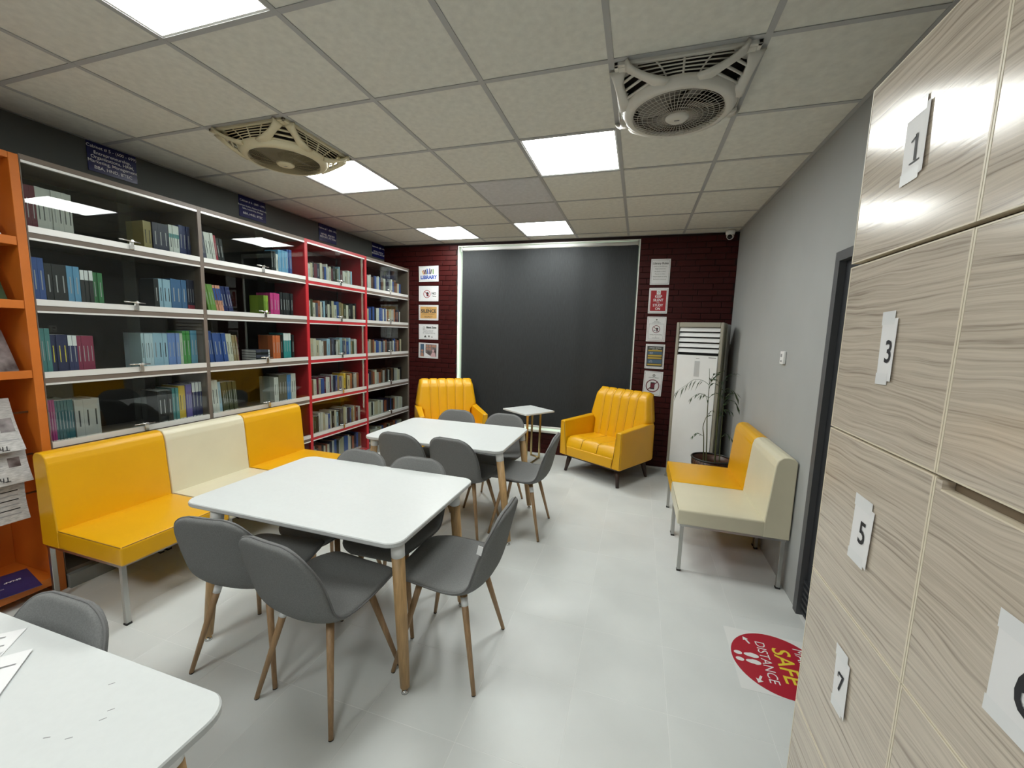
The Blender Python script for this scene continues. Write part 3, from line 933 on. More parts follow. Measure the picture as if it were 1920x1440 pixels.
# hanging newspapers: curved folded sheets
def newspaper(label, z1, z0, yc, w_, top_in, bulge, idx):
    t_ = thing('newspaper', label, 'newspaper', (ox1, yc, z0), (0, 0, 0), 'newspapers hanging in the orange unit')
    n_ = 12
    def X(u):
        return -top_in * u - .012 * math.sin(u * PI) + bulge
    fr = [[(X(k / n_), -w_ / 2 + w_ * i / 6, (z1 - z0) * k / n_) for i in range(7)] for k in range(n_ + 1)]
    bk_ = [[(x - .007, y, z) for x, y, z in r] for r in fr]
    mb_ = MB(); mb_.grid(fr); mb_.grid([r[::-1] for r in bk_])
    mb_.poly([fr[0][0], fr[0][6], bk_[0][6], bk_[0][0]], [(0, 1, 2, 3)])
    e1 = [fr[k][6] for k in range(n_ + 1)]; e2 = [bk_[k][6] for k in range(n_ + 1)]
    mb_.grid([e1, e2])
    mb_.build('paper', 'news', t_)
    def strip(u0, u1, y0, y1, mt_, nm):
        s_ = MB()
        rows_ = []
        for k in range(5):
            u = u0 + (u1 - u0) * k / 4
            rows_.append([(X(u) + .001, y0, (z1 - z0) * u), (X(u) + .001, y1, (z1 - z0) * u)])
        s_.grid(rows_); s_.build(nm, mt_, t_)
    return t_, strip, X
np1, strip, X1 = newspaper('newspaper hanging upright, topmost of the three in the orange unit', 1.145, .875, 1.105, .30, .11, .012, 0)
for k in range(5):
    strip(.30 + .07 * k, .325 + .07 * k, -.10, .062, 'ink_grey', 'print_line')
strip(.36, .62, .085, .138, 'photo_dark', 'print_picture')
strip(.20, .215, -.14, .14, 'ink_grey', 'print_line')
def paper_text(t_, s, yc, z, size):
    mb_ = MB()
    text_into(mb_, s, 0, 0, size, 0, 'CENTER', 1, PI, .0005)
    M_ = Matrix(((0, 0, 1, .0155), (1, 0, 0, yc), (0, 1, 0, z), (0, 0, 0, 1)))
    bmesh.ops.transform(mb_.bm, matrix=M_, verts=mb_.bm.verts)
    mb_.build('headline', 'ink_black', t_)
paper_text(np1, 'The', .062, .022, .035)
np2, strip, X2 = newspaper('newspaper hanging below the topmost one in the orange unit', .885, .70, 1.115, .305, .05, .016, 1)
strip(.45, .72, .08, .125, 'photo_dark', 'print_picture')
strip(.40, .42, -.12, .06, 'ink_grey', 'print_line'); strip(.52, .54, -.12, .06, 'ink_grey', 'print_line')
M2 = paper_text
mbh = MB(); text_into(mbh, 'The', 0, 0, .036, 0, 'CENTER', 1, PI, .0005)
bmesh.ops.transform(mbh.bm, matrix=Matrix(((0, 0, 1, .0178), (1, 0, 0, .04), (0, 1, 0, .032), (0, 0, 0, 1))), verts=mbh.bm.verts)
mbh.build('headline', 'ink_black', np2)
np3, strip, X3 = newspaper('newspaper with ruled columns hanging lowest in the orange unit', .70, .492, 1.10, .285, .02, .006, 2)
for k in range(6):
    strip(.18 + .12 * k, .205 + .12 * k, .0, .115, 'ink_black' if k % 2 else 'ink_grey', 'print_line')
strip(.12, .85, -.12, -.02, 'ink_grey', 'print_column')
# brochure on the bottom shelf
bt = thing('brochure', 'dark blue brochure lying on the bottom orange shelf', 'brochure', (-3.245, 1.165, .1055), (0, 0, R(78)))
MB().box(-.105, .105, -.148, .148, 0, .003).build('cover', 'brochure', bt)
lettering('lettering', [('SNAP', .03, .03, .026, 1, PI, .0004), ('library', -.03, -.04, .014, 1, PI, 0)], 'ink_white', bt, .0036)

# ------------------------------------------------------------------ sofas
def rounded(x0, x1, y0, y1, z0, z1, bev, seg=3):
    return MB().box(x0, x1, y0, y1, z0, z1, bev, seg)
def sofa_module(label, colour, loc, rotz, group, w=.562, lining=False, wedge=True):
    """local: seat front towards +x, back at x=0, width along y"""
    t_ = thing('sofa_module', label, 'sofa', loc, (0, 0, rotz), group)
    D = .655
    lm = colour + '_leather'
    sm = MB()
    # seat with a slight crown
    b = bmesh.new()
    bmesh.ops.create_cube(b, size=1)
    bmesh.ops.subdivide_edges(b, edges=b.edges[:], cuts=5, use_grid_fill=True)
    for v in b.verts:
        x, y, z = v.co
        crown = .010 * (1 - (2 * x) ** 2) * (1 - (2 * y) ** 2) if z > .49 else 0
        v.co = Vector((.14 + (x + .5) * (D - .14), y * (w - .002), .334 + (z + .5) * .104 + crown))
    es = [e for e in b.edges if len(e.link_faces) == 2 and e.link_faces[0].normal.angle(e.link_faces[1].normal, 0) > .7]
    b.normal_update()
    es = [e for e in b.edges if len(e.link_faces) == 2 and e.calc_face_angle(0) > .7]
    bmesh.ops.bevel(b, geom=es, offset=.011, segments=3, profile=.5, affect='EDGES')
    sm.merge(b, None, True)
    sm.build('seat', lm, t_)
    # backrest wedge: rear upright, front leaning
    prof = [(.0, .334), (.148, .334), (.148, .435), (.118, .80), (.108, .838), (.085, .858), (.055, .864), (.02, .858), (.0, .835)]
    MB().prism(prof, -(w - .002) / 2, (w - .002) / 2, 'y', .007).build('backrest', lm, t_)
    seam = 'seam_brown' if colour == 'yellow' else 'seam_cream'
    MB().tube([(D - .0035, -w / 2 + .01, .4345), (D - .0035, w / 2 - .01, .4345)], .0022, 6).tube([(.15, -w / 2 + .0045, .4345), (D - .006, -w / 2 + .0045, .4345)], .0022, 6).build('piping', seam, t_)
    fr = MB()
    for y in (-w / 2 + .02, w / 2 - .02):
        fr.box(.015, D - .02, y - .011, y + .011, .320, .3335)
    for x in (.03, D - .035):
        fr.box(x - .011, x + .011, -w / 2 + .034, w / 2 - .034, .320, .3335)
    fr.build('frame_rail', 'dull_chrome', t_)
    for x in (.03, D - .035):
        for y in (-w / 2 + .022, w / 2 - .022):
            l = MB().box(x - .0115, x + .0115, y - .0115, y + .0115, .010, .3195, .002, 1).build('leg', 'dull_chrome', t_)
            MB().box(x - .0128, x + .0128, y - .0128, y + .0128, 0, .0105).build('leg_cap', 'black_rubber', l)
    if lining:
        MB().box(.16, D - .06, -w / 2 + .036, w / 2 - .036, .322, .3330).build('lining', 'seam_pink', t_)
    return t_
sofa_module('yellow leather sofa seat nearest the orange shelf unit', 'yellow', (-3.080, 1.54, 0), 0, 'sofa modules by the bookcases', .57)
sofa_module('cream leather sofa seat between two yellow ones by the bookcases', 'cream', (-3.080, 2.112, 0), 0, 'sofa modules by the bookcases', .57)
sofa_module('yellow leather sofa seat at the far end by the red bookcase', 'yellow', (-3.080, 2.684, 0), 0, 'sofa modules by the bookcases', .57)
sofa_module('cream leather sofa seat by the door frame', 'cream', (.978, 3.082, 0), PI, 'sofa modules by the grey wall', .56, True)
sofa_module('yellow leather sofa seat beside the potted palm', 'yellow', (.978, 3.645, 0), PI, 'sofa modules by the grey wall', .56)

# ------------------------------------------------------------------ chairs
def catmull(P, n):
    out = []
    m_ = len(P)
    for i in range(m_ - 1):
        p0, p1, p2, p3 = P[max(i - 1, 0)], P[i], P[i + 1], P[min(i + 2, m_ - 1)]
        for k in range(n):
            u = k / n
            out.append(tuple(.5 * ((2 * b) + (c - a) * u + (2 * a - 5 * b + 4 * c - d) * u * u + (-a + 3 * b - 3 * c + d) * u ** 3) for a, b, c, d in zip(p0, p1, p2, p3)))
    out.append(tuple(P[-1]))
    return out
def chair_shell():
    ST = [(.228, .418, .120, .0), (.224, .438, .160, .002), (.195, .455, .192, .006), (.11, .458, .216, .012), (.0, .444, .226, .020), (-.09, .432, .222, .028),
          (-.155, .440, .214, .036), (-.200, .478, .211, .042), (-.224, .540, .213, .043), (-.240, .615, .210, .036), (-.256, .690, .197, .024), (-.268, .745, .170, .012), (-.274, .777, .130, .006), (-.277, .794, .078, .002)]
    S = catmull(ST, 3)
    nt_ = 20
    N = len(S)
    P = []
    for i, (y, z, hw, ra) in enumerate(S):
        a, b = S[max(i - 1, 0)], S[min(i + 1, N - 1)]
        ty, tz = b[0] - a[0], b[1] - a[1]
        L = math.hypot(ty, tz) or 1
        ny, nz = tz / L, -ty / L          # points up for the seat, forward for the back
        row = []
        for j in range(nt_ + 1):
            t_ = -1 + 2 * j / nt_
            t_ = math.sin(t_ * PI / 2) * .45 + t_ * .55
            row.append(Vector((t_ * hw, y + ny * ra * abs(t_) ** 2.4, z + nz * ra * abs(t_) ** 2.4)))
        P.append(row)
    top, bot = [], []
    for i in range(N):
        ra, rb = [], []
        ef = min(1, min(i, N - 1 - i) / 3.0)
        ef = math.sqrt(1 - (1 - ef) ** 2)
        for j in range(nt_ + 1):
            du = P[min(i + 1, N - 1)][j] - P[max(i - 1, 0)][j]
            dv = P[i][min(j + 1, nt_)] - P[i][max(j - 1, 0)]
            n = dv.cross(du).normalized()
            t_ = -1 + 2 * j / nt_
            th = .0165 * math.sqrt(max(0, 1 - abs(t_) ** 5)) * ef
            ra.append(P[i][j] + n * th * 1.1); rb.append(P[i][j] - n * th)
        top.append(ra); bot.append(rb)
    mb = MB()
    mb.grid(top); mb.grid([r[::-1] for r in bot])
    bmesh.ops.remove_doubles(mb.bm, verts=mb.bm.verts, dist=1e-5)
    bmesh.ops.recalc_face_normals(mb.bm, faces=mb.bm.faces)
    me = mb.mesh('seat_shell'); me.materials.append(MATS['grey_fabric'])
    # piping along the rim
    rim = [P[i][0] for i in range(N)] + [P[N - 1][j] for j in range(1, nt_)] + [P[i][nt_] for i in range(N - 1, -1, -1)] + [P[0][j] for j in range(nt_ - 1, 0, -1)]
    pp = MB().tube(rim + [rim[0]], .0036, 6, caps=False).mesh('piping'); pp.materials.append(MATS['grey_piping'])
    return me, pp
shell_me, piping_me = chair_shell()
def leg_mesh(sx, sy):
    me = MB().tube([(sx * .120, sy * .105, .425), (sx * .212, sy * .200, .004)], [.0165, .0092], 12).mesh('leg'); me.materials.append(MATS['chair_wood']); return me
legs_me = [leg_mesh(a, b) for a in (-1, 1) for b in (-1, 1)]
foot_me = []
for a in (-1, 1):
    for b in (-1, 1):
        f_ = MB().tube([(a * .2105, b * .1985, .006), (a * .212, b * .200, 0)], .0095, 10).mesh('glide'); f_.materials.append(MATS['black_rubber']); foot_me.append(f_)
uf = MB().box(-.13, .13, -.12, -.09, .405, .415).box(-.13, .13, .09, .12, .425, .435).box(-.12, -.09, -.12, .12, .408, .418).box(.09, .12, -.12, .12, .408, .418).mesh('under_frame')
uf.materials.append(MATS['black_metal'])
stick_me = {}
def leg_sticker(a):
    sa = 1 if a else -1
    me = MB().tube([(sa * .1275, -.1125, .392), (sa * .1355, -.1208, .354)], [.0166, .0160], 12).mesh('leg_sticker'); me.materials.append(MATS['paper_glossy']); return me
tag_me = MB().box(-.225, -.2135, -.218, -.214, .60, .665).mesh('care_tag'); tag_me.materials.append(MATS['paper'])
tagr_me = MB().box(-.011, .011, -.001, .001, -.02, .02).mesh('care_tag'); tagr_me.materials.append(MATS['paper'])
def chair(label, x, y, rot, group, sticker=None, ctag=None):
    t_ = thing('dining_chair', label, 'chair', (x, y, 0), (0, 0, R(rot)), group)
    s_ = link('seat_shell', shell_me, None, t_)
    link('piping', piping_me, None, s_)
    link('under_frame', uf, None, t_)
    for k in range(4):
        l = link('leg', legs_me[k], None, t_)
        link('glide', foot_me[k], None, l)
        if sticker is not None and k == (0 if sticker == 0 else 2):
            st_ = link('leg_sticker', leg_sticker(sticker), None, l)
    if ctag:
        c_ = link('care_tag', tagr_me, None, s_)
        c_.location = ctag[0]; c_.rotation_euler = ctag[1]
    return t_
GA, GB = 'grey chairs at the near white table', 'grey chairs at the far white table'
TA, TB = 'the near table', 'the far table'
chair('grey fabric chair seen from behind, left one on the near side of the middle table', -1.655, 1.392, 8, GA, sticker=0)
chair('grey fabric chair in front, right one on the near side of the middle table', -1.218, 1.338, -6, GA, sticker=0, ctag=((-.213, -.215, .68), (R(-10), 0, R(80))))
chair('grey fabric chair with white tag at the right end of the middle table', -.790, 1.682, 91, GA, sticker=0, ctag=((-.2155, -.216, .675), (0, R(-12), R(88))))
chair('grey fabric chair on the far side of the middle table, nearer the sofa', -1.655, 1.872, 178, GA)
chair('grey fabric chair on the far side of the middle table, nearer its right end', -1.232, 1.872, 182, GA)
chair('grey fabric chair backing towards the middle table, left one at the far table', -1.70, 2.895, -3, GB)
chair('grey fabric chair backing towards the middle table, right one at the far table', -1.252, 2.905, -6, GB)
chair('grey fabric chair at the right end of the far table', -.838, 3.062, 91, GB, sticker=0)
chair('grey fabric chair in front of the left armchair at the far table', -1.680, 3.385, 180, GB)
chair('grey fabric chair in front of the side table at the far table', -1.190, 3.400, 178, GB)
chair('grey fabric chair at the nearest white table in the corner of view', -1.478, .372, 181, 'grey chair at the corner table')

# ------------------------------------------------------------------ tables
def rrect(w, d, r, n=8):
    pts = []
    for cx, cy, a in ((w / 2 - r, d / 2 - r, 0), (-w / 2 + r, d / 2 - r, 90), (-w / 2 + r, -d / 2 + r, 180), (w / 2 - r, -d / 2 + r, 270)):
        for k in range(n + 1):
            q = R(a + 90 * k / n); pts.append((cx + r * math.cos(q), cy + r * math.sin(q)))
    return pts
TZ = .722
def table(label, cx, cy, rot, W, D, legs, group, marks=False):
    t_ = thing('dining_table', label, 'table', (cx, cy, 0), (0, 0, R(rot)), group)
    o = MB()
    loops = []
    for off, z in ((.004, TZ - .023), (0, TZ - .018), (0, TZ - .004), (.003, TZ)):
        loops.append([(x * (1 - off / (W / 2)), y * (1 - off / (D / 2)), z) for x, y in rrect(W, D, .065)])
    V = o.grid(loops, close=True, smooth=False)
    o.bm.faces.new(V[0][::-1]); o.bm.faces.new(V[-1])
    bmesh.ops.recalc_face_normals(o.bm, faces=o.bm.faces)
    for f in o.bm.faces:
        f.material_index = 0 if f.normal.z > .3 else 1
    o = o.build('table_top', 'table_white', t_)
    o.data.materials.append(MATS['table_edge'])
    if marks:
        for (x, y, a) in marks:
            MB().box(-.006, .006, -.0009, .0009, 0, .0004, xf=Matrix.Translation((x - cx, y - cy, TZ)) @ Matrix.Rotation(R(a), 4, 'Z')).build('scuff_mark', 'ink_grey', t_)
    fr = MB()
    fr.box(-W / 2 + .12, W / 2 - .12, -D / 2 + .10, -D / 2 + .13, TZ - .045, TZ - .0235).box(-W / 2 + .12, W / 2 - .12, D / 2 - .13, D / 2 - .10, TZ - .045, TZ - .0235)
    fr.box(-W / 2 + .12, -W / 2 + .15, -D / 2 + .13, D / 2 - .13, TZ - .045, TZ - .0235).box(W / 2 - .15, W / 2 - .12, -D / 2 + .13, D / 2 - .13, TZ - .045, TZ - .0235)
    fr.build('apron_frame', 'table_frame', t_)
    for (tx, ty, bx, by) in legs:
        a = Vector((tx, ty, TZ - .0235)); b = Vector((bx, by, .028))
        c = a + (b - a) * .095
        l = MB().tube([c, a + (b - a) * .6, b], [.0275, .0255, .0205], 16).build('leg', 'table_wood', t_)
        MB().tube([a, c], [.0290, .0282], 16).build('leg_collar', 'white_plastic', l)
        d_ = (b - a).normalized()
        MB().tube([b, (bx + d_.x * .012, by + d_.y * .012, .012)], .006, 8).tube([(bx, by, .012), (bx, by, 0)], [.013, .017], 14).build('foot_glide', 'chrome', l)
    return t_
table('white table with wooden legs in the middle, five grey chairs around it', -1.455, 1.712, 0.0, 1.19, .80,
      [(.552, -.330, .578, -.318), (.552, .215, .570, .288), (-.42, -.355, -.512, -.375), (-.45, .25, -.50, .30)], 'white rectangular tables')
table('white table with wooden legs near the armchairs and window', -1.480, 3.078, 0.5, 1.17, .80,
      [(.548, -.335, .640, -.345), (.545, .290, .628, .335), (-.52, -.33, -.58, -.345), (-.52, .29, -.58, .335)], 'white rectangular tables')
table('white table corner in the near left with loose papers on it', -1.424, .207, 0.5, 1.20, .80,
      [(.52, -.30, .56, -.33), (.52, .30, .56, .33), (-.52, -.30, -.56, -.33), (-.52, .30, -.56, .33)], 'white rectangular tables',
      marks=[(-1.131, .545, 50), (-1.053, .501, 50), (-1.043, .481, 55), (-1.057, .433, 40), (-1.10, .42, 30)])
# loose papers on the near table: corner, direction
def sheet(label, corner, ang, k):
    """A4 sheet whose right-hand far corner is at the given point"""
    t_ = thing('paper_sheet', label, 'paper', (corner[0], corner[1], TZ + .0006 + .0013 * k), (0, 0, R(ang)), 'loose papers on the near table')
    rows = []
    for i in range(9):
        u = i / 8
        rows.append([(-.297 + .297 * j / 6, -.21 + .21 * u, .0015 * max(0, j / 6 - .6) ** 2 * 6 * (.4 + .6 * u)) for j in range(7)])
    mb_ = MB(); mb_.grid(rows); mb_.grid([[(x, y, z - .0006) for x, y, z in r][::-1] for r in rows])
    mb_.build('sheet', 'paper', t_)
    mp_ = MB()
    for i in range(15):
        y = -.195 + i * .013
        mp_.rect(-.27, -.27 + random.uniform(.20, .262), y, y + .004, .0021)
    mp_.build('print_lines', 'ink_grey', t_)
sheet('printed sheet lying at the far edge of the near table', (-1.560, .588), 44, 0)
sheet('printed sheet with curled edge in front on the near table', (-1.438, .548), 48, 3)
sheet('printed sheet half hidden under another on the near table', (-1.390, .497), 43, 1)
sheet('printed sheet fanned out at the bottom of the paper pile', (-1.50, .52), 40, 2)

# ------------------------------------------------------------------ armchairs
def armchair(label, x, y, rot):
    """local: front towards -y"""
    t_ = thing('armchair', label, 'armchair', (x, y, 0), (0, 0, R(rot)), 'yellow channel back armchairs')
    Y = 'yellow_leather'
    zb = .205
    # arms: outer wall + sloped inside, front face a tapered panel
    for s in (-1, 1):
        # cross-section in x (outer .405 -> inner), tapering to the front panel
        b = MB()
        front = [(.405, zb), (.300, zb), (.318, .33), (.345, .60), (.405, .60)]
        rear = [(.405, zb), (.290, zb), (.300, .33), (.318, .625), (.405, .625)]
        rows = [[(s * px, -.345, pz) for px, pz in front], [(s * px, .30, pz) for px, pz in rear]]
        pts = rows[0] + rows[1]
        n = 5
        fs = [tuple(range(n)), tuple(range(2 * n - 1, n - 1, -1))] + [(i, i + n, (i + 1) % n + n, (i + 1) % n) for i in range(n)]
        bb = bmesh.new()
        vv = [bb.verts.new(p) for p in pts]
        for f in fs:
            bb.faces.new([vv[i] for i in f])
        bmesh.ops.recalc_face_normals(bb, faces=bb.faces)
        keep = bmesh.ops.bevel(bb, geom=list(bb.edges), offset=.012, segments=3, profile=.5, affect='EDGES')['faces']
        b.merge(bb, None, keep=keep)
        a_ = b.build('arm', Y, t_)
        MB().tube([(s * .300, -.3475, zb + .02), (s * .320, -.3475, .33), (s * .350, -.3475, .59)], .0022, 6).tube([(s * .398, -.3455, zb + .02), (s * .398, -.3455, .59)], .0022, 6).build('piping', 'seam_brown', a_)
    MB().box(-.304, .304, -.345, -.27, zb, .315, .012, 3).build('front_rail', Y, t_)
    MB().box(-.36, .36, -.30, .33, zb - .025, zb - .001).build('base_board', 'dark_leg', t_)
    # seat cushion, three pads
    rows = []
    nx_, ny_ = 36, 14
    for i in range(ny_ + 1):
        v = i / ny_
        r_ = []
        for j in range(nx_ + 1):
            u = -1 + 2 * j / nx_
            hw = .312 + .015 * v
            pad = abs(((u + 1) * 1.5) % 1 - .5) * 2          # 1 at seams
            pillow = .016 * (1 - pad ** 4)
            edge = min(1, v / .14)
            zz = .318 + (.100 * math.sqrt(max(0, 1 - (1 - edge) ** 2)) + pillow * edge) - .035 * v + (.004 * edge)
            yy = -.338 + v * .56 - .012 * math.sin(min(1, v / .14) * PI)
            r_.append((u * hw, yy, zz))
        rows.append(r_)
    c_ = MB(); c_.grid(rows)
    lowf = [(x, y, .30) for x, y, z in rows[0]]
    c_.grid([lowf, rows[0]])
    c_ = c_.build('seat_cushion', Y, t_, weld=True, fixn=True)
    for u in (-1 / 3, 1 / 3):
        ln = [(u * (.312 + .015 * i / ny_), rows[i][0][1] - (.003 if i < 2 else 0), [p for p in rows[i] if abs(p[0] - u * (.312 + .015 * i / ny_)) < .012][0][2] + .001) for i in range(ny_ + 1)]
        MB().tube(ln, .0022, 6).build('seam', 'seam_brown', c_)
    # channelled backrest: front skin, rear skin, rim
    fr, rr = [], []
    nv, nu = 18, 60
    for i in range(nv + 1):
        v = i / nv
        z = .40 + v * .545
        hw = .402 - .055 * max(0, (v - .36) / .64) ** 1.0 if v > .36 else .402 - .10 * (1 - v / .36) * 0
        hb = .312 + .018 * v
        k_ = min(1, max(0, (z - .57) / .06)); k_ = k_ * k_ * (3 - 2 * k_)
        ext = (hw - hb) * k_
        y0 = .150 + .105 * v
        thick = .15 - .055 * v
        ra, rb = [], []
        topr = max(0, (v - .86) / .14)
        for j in range(nu + 1):
            u = -1 + 2 * j / nu
            ch = abs(((u + 1) * 3) % 1 - .5) * 2
            puff = .015 * (1 - ch ** 6)
            edge = max(0, (abs(u) - .9) / .1)
            rx = math.sqrt(max(0, 1 - edge ** 2))
            zt = z - .010 * (ch ** 6) * (v > .9) - .012 * edge * topr
            q_ = min(1, max(0, (abs(u) - .72) / .28)); q_ = q_ * q_ * (3 - 2 * q_)
            xx = u * hb + math.copysign(ext * q_, u)
            ra.append((xx, y0 - puff * rx + thick * .5 * (1 - rx) + .055 * topr ** 2, zt))
            rb.append((xx, y0 + thick - .01 * topr, zt))
        fr.append(ra); rr.append(rb)
    b_ = MB()
    b_.grid(fr); b_.grid([r[::-1] for r in rr])
    b_.grid([[fr[i][0] for i in range(nv + 1)], [rr[i][0] for i in range(nv + 1)]])
    b_.grid([[rr[i][nu] for i in range(nv + 1)], [fr[i][nu] for i in range(nv + 1)]])
    mt_ = [((a[0] + b[0]) / 2, (a[1] + b[1]) / 2, a[2] + .016) for a, b in zip(fr[nv], rr[nv])]
    b_.grid([fr[nv], mt_, rr[nv]])
    b_ = b_.build('backrest', Y, t_, weld=True, fixn=True)
    for k in range(1, 6):
        j = int(round(nu * k / 6))
        ln = [(fr[i][j][0], fr[i][j][1] - .0006, fr[i][j][2]) for i in range(2, nv + 1)] + [(mt_[j][0], mt_[j][1], mt_[j][2] + .0005)]
        MB().tube(ln, .0026, 6).build('channel_seam', 'seam_brown', b_)
    # lower rear panel between the arms
    MB().box(-.39, .39, .29, .345, zb, .60, .012, 3).build('rear_panel', Y, t_)
    for sx in (-1, 1):
        for sy in (-1, 1):
            MB().tube([(sx * .320, sy * .250, zb - .02), (sx * .352, sy * .285, 0)], [.031, .0165], 12).build('leg', 'dark_leg', t_)
    return t_
armchair('yellow leather armchair with channel back, right of the small side table', -.275, 4.640, -30.5)
armchair('yellow leather armchair with channel back, beside the far bookcase', -2.205, 4.545, 35.5)

# side table
t = thing('side_table', 'small white square side table on a thin gold frame', 'table', (-1.235, 4.735, 0), (0, 0, R(-35)))
MB().box(-.225, .225, -.225, .225, .632, .652, .004, 2).build('table_top', 'table_white', t)
LG = [(.182, -.165), (.0, .200), (-.150, .195)]
for x, y in LG:
    MB().box(x - .010, x + .010, y - .010, y + .010, .0, .6315, .002, 1).build('leg', 'gold', t)
for p, q in ((LG[2], LG[1]), (LG[1], LG[0])):
    for nm, z in (('base_bar', .010), ('top_bar', .6215)):
        MB().ribbon([(p[0], p[1], z), (q[0], q[1], z)], [.018, .018], .018).build(nm, 'gold', t)

# ------------------------------------------------------------------ floor standing air conditioner
ac = thing('air_conditioner', 'tall white floor standing air conditioner in the corner', 'air conditioner', (.660, 4.865, 0), (0, 0, R(-21)))
W2, D2, HA = .235, .15, 1.745
MB().box(-W2 - .012, W2 + .012, .0, D2, 0, HA - .012, .012, 2).build('rear_body', 'ac_grey', ac)
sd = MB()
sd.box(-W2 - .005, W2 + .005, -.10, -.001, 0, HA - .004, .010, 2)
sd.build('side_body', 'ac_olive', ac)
MB().box(-W2, -W2 + .030, -D2, -.1005, .0, HA, .006, 2).build('frame_strip', 'ac_beige', ac)
MB().box(W2 - .030, W2, -D2, -.1005, .0, HA, .006, 2).build('frame_strip', 'ac_beige', ac)
MB().box(-W2 + .0305, W2 - .0305, -D2, -.1005, HA - .052, HA, .006, 2).build('top_frame', 'ac_beige', ac)
MB().box(-W2 + .0305, W2 - .0305, -.108, -.1005, 1.40, HA - .053).build('outlet_recess', 'ac_slot', ac)
for k in range(5):
    z = 1.445 + k * .056
    MB().box(-W2 + .033, W2 - .033, -.0035, .0035, -.023, .023, .002, 1, xf=Matrix.Translation((0, -.132, z)) @ Matrix.Rotation(R(-30), 4, 'X')).build('louvre_slat', 'ac_white', ac)
MB().box(-W2 + .031, W2 - .031, -D2 - .006, -.1005, .02, 1.395, .005, 2).build('front_panel', 'ac_white', ac)
MB().box(-.018, .034, -D2 - .0075, -D2 - .006, 1.17, 1.335, .0006, 1).build('display', 'ac_display', ac)
MB().box(-.008, .026, -D2 - .0068, -D2 - .006, 1.360, 1.366).box(.115, .190, -D2 - .0068, -D2 - .006, 1.372, 1.381).build('badge', 'ink_grey', ac)
MB().box(-W2 - .008, W2 + .008, -D2 + .002, D2 - .002, 0, .0195).build('base', 'ac_grey', ac)

# ------------------------------------------------------------------ potted palm
pp = thing('potted_palm', 'thin bamboo palm in a round brown woven metal planter', 'plant', (.755, 4.30, 0))
px_, py_ = .755, 4.30
n_ = 36
MB().lathe([(.140, .0), (.150, .05), (.172, .33), (.176, .40), (.170, .40), (.165, .33), (.145, .06), (.0005, .06)], n_).build('pot', 'pot_brown', pp)
MB().lathe([(.0005, .0), (.140, .0)], n_).build('pot_base', 'pot_rim', pp)
MB().ring(.176, .408, .008, 40, 8).build('pot_rim', 'pot_rim', pp)
MB().lathe([(.0005, .31), (.163, .305)], n_).build('soil', 'soil', pp)
lat = MB()
for i in range(36):
    for d in (-1, 1):
        a0, a1 = 2 * PI * i / 36, 2 * PI * (i + d * 1.2) / 36
        lat.tube([(.1745 * math.cos(a0), .1745 * math.sin(a0), .335), (.1765 * math.cos(a1), .1765 * math.sin(a1), .400)], .0016, 4)
lat.build('lattice', 'pot_rim', pp)
MB().box(-.148, -.128, -.128, -.108, .338, .36, xf=None).build('buckle', 'gold', pp)
def L(p):
    return Vector((p[0] - px_, p[1] - py_, p[2]))
def stem(pts, r0, r1):
    P = catmull([tuple(L(p)) for p in pts], 6) if len(pts) > 2 else [tuple(L(p)) for p in pts]
    rr_ = [r0 + (r1 - r0) * i / (len(P) - 1) for i in range(len(P))]
    MB().tube(P, rr_, 8).build('stem', 'leaf_stem', pp)
stem([(.715, 4.28, .30), (.70, 4.28, .60), (.685, 4.28, .82), (.68, 4.28, 1.01), (.68, 4.29, 1.14), (.67, 4.30, 1.29)], .0065, .0015)
stem([(.695, 4.30, .30), (.675, 4.30, .60), (.66, 4.30, .71), (.675, 4.29, .80), (.69, 4.28, .83)], .0055, .002)
stem([(.80, 4.32, .30), (.79, 4.31, .55), (.785, 4.31, .80), (.775, 4.30, 1.0), (.78, 4.30, 1.10)], .008, .003)
stem([(.84, 4.33, .30), (.835, 4.35, .60), (.83, 4.34, .95)], .006, .002)
def frond(pts, nl, ll, droop=.6, w_=.018):
    P = [Vector(p) for p in catmull([tuple(L(p)) for p in pts], 8)]
    fr_ = MB()
    fr_.tube(P, [.0024 - .0016 * i / (len(P) - 1) for i in range(len(P))], 5)
    for k in range(nl):
        u = .22 + .78 * k / max(1, nl - 1)
        i = min(len(P) - 2, int(u * (len(P) - 1)))
        d = (P[i + 1] - P[i]).normalized()
        s_ = 1 if k % 2 else -1
        side = d.cross(Vector((0, 0, 1)))
        side = side.normalized() if side.length > .1 else Vector((0, 1, 0))
        dirv = (d * .75 + side * s_ * .55 + Vector((0, 0, -droop * random.uniform(.4, 1.1)))).normalized()
        l_ = ll * random.uniform(.75, 1.15) * (1 - .35 * abs(u - .55))
        q = dirv.cross(Vector((0, 0, 1))); q = q.normalized() if q.length > .05 else Vector((1, 0, 0))
        q = (q + Vector((0, 0, .3 * s_))).normalized()
        base = P[i]
        mid_ = base + dirv * l_ * .45 + Vector((0, 0, .004)); tip = base + dirv * l_ + Vector((0, 0, -droop * l_ * .25))
        up_ = dirv.cross(q).normalized() * .0015
        fr_.poly([base, mid_ + q * w_ / 2, tip, mid_ - q * w_ / 2, mid_ + up_], [(0, 1, 4), (1, 2, 4), (2, 3, 4), (3, 0, 4)])
    fr_.build('frond', 'leaf', pp)
frond([(.68, 4.29, 1.13), (.62, 4.28, 1.17), (.54, 4.27, 1.175), (.47, 4.26, 1.12), (.385, 4.25, 1.05)], 14, .105, 1.1, .013)
frond([(.68, 4.28, 1.09), (.70, 4.27, 1.18), (.745, 4.26, 1.25)], 6, .075, .4)
frond([(.68, 4.28, 1.14), (.715, 4.30, 1.23), (.79, 4.31, 1.27)], 8, .085, .4)
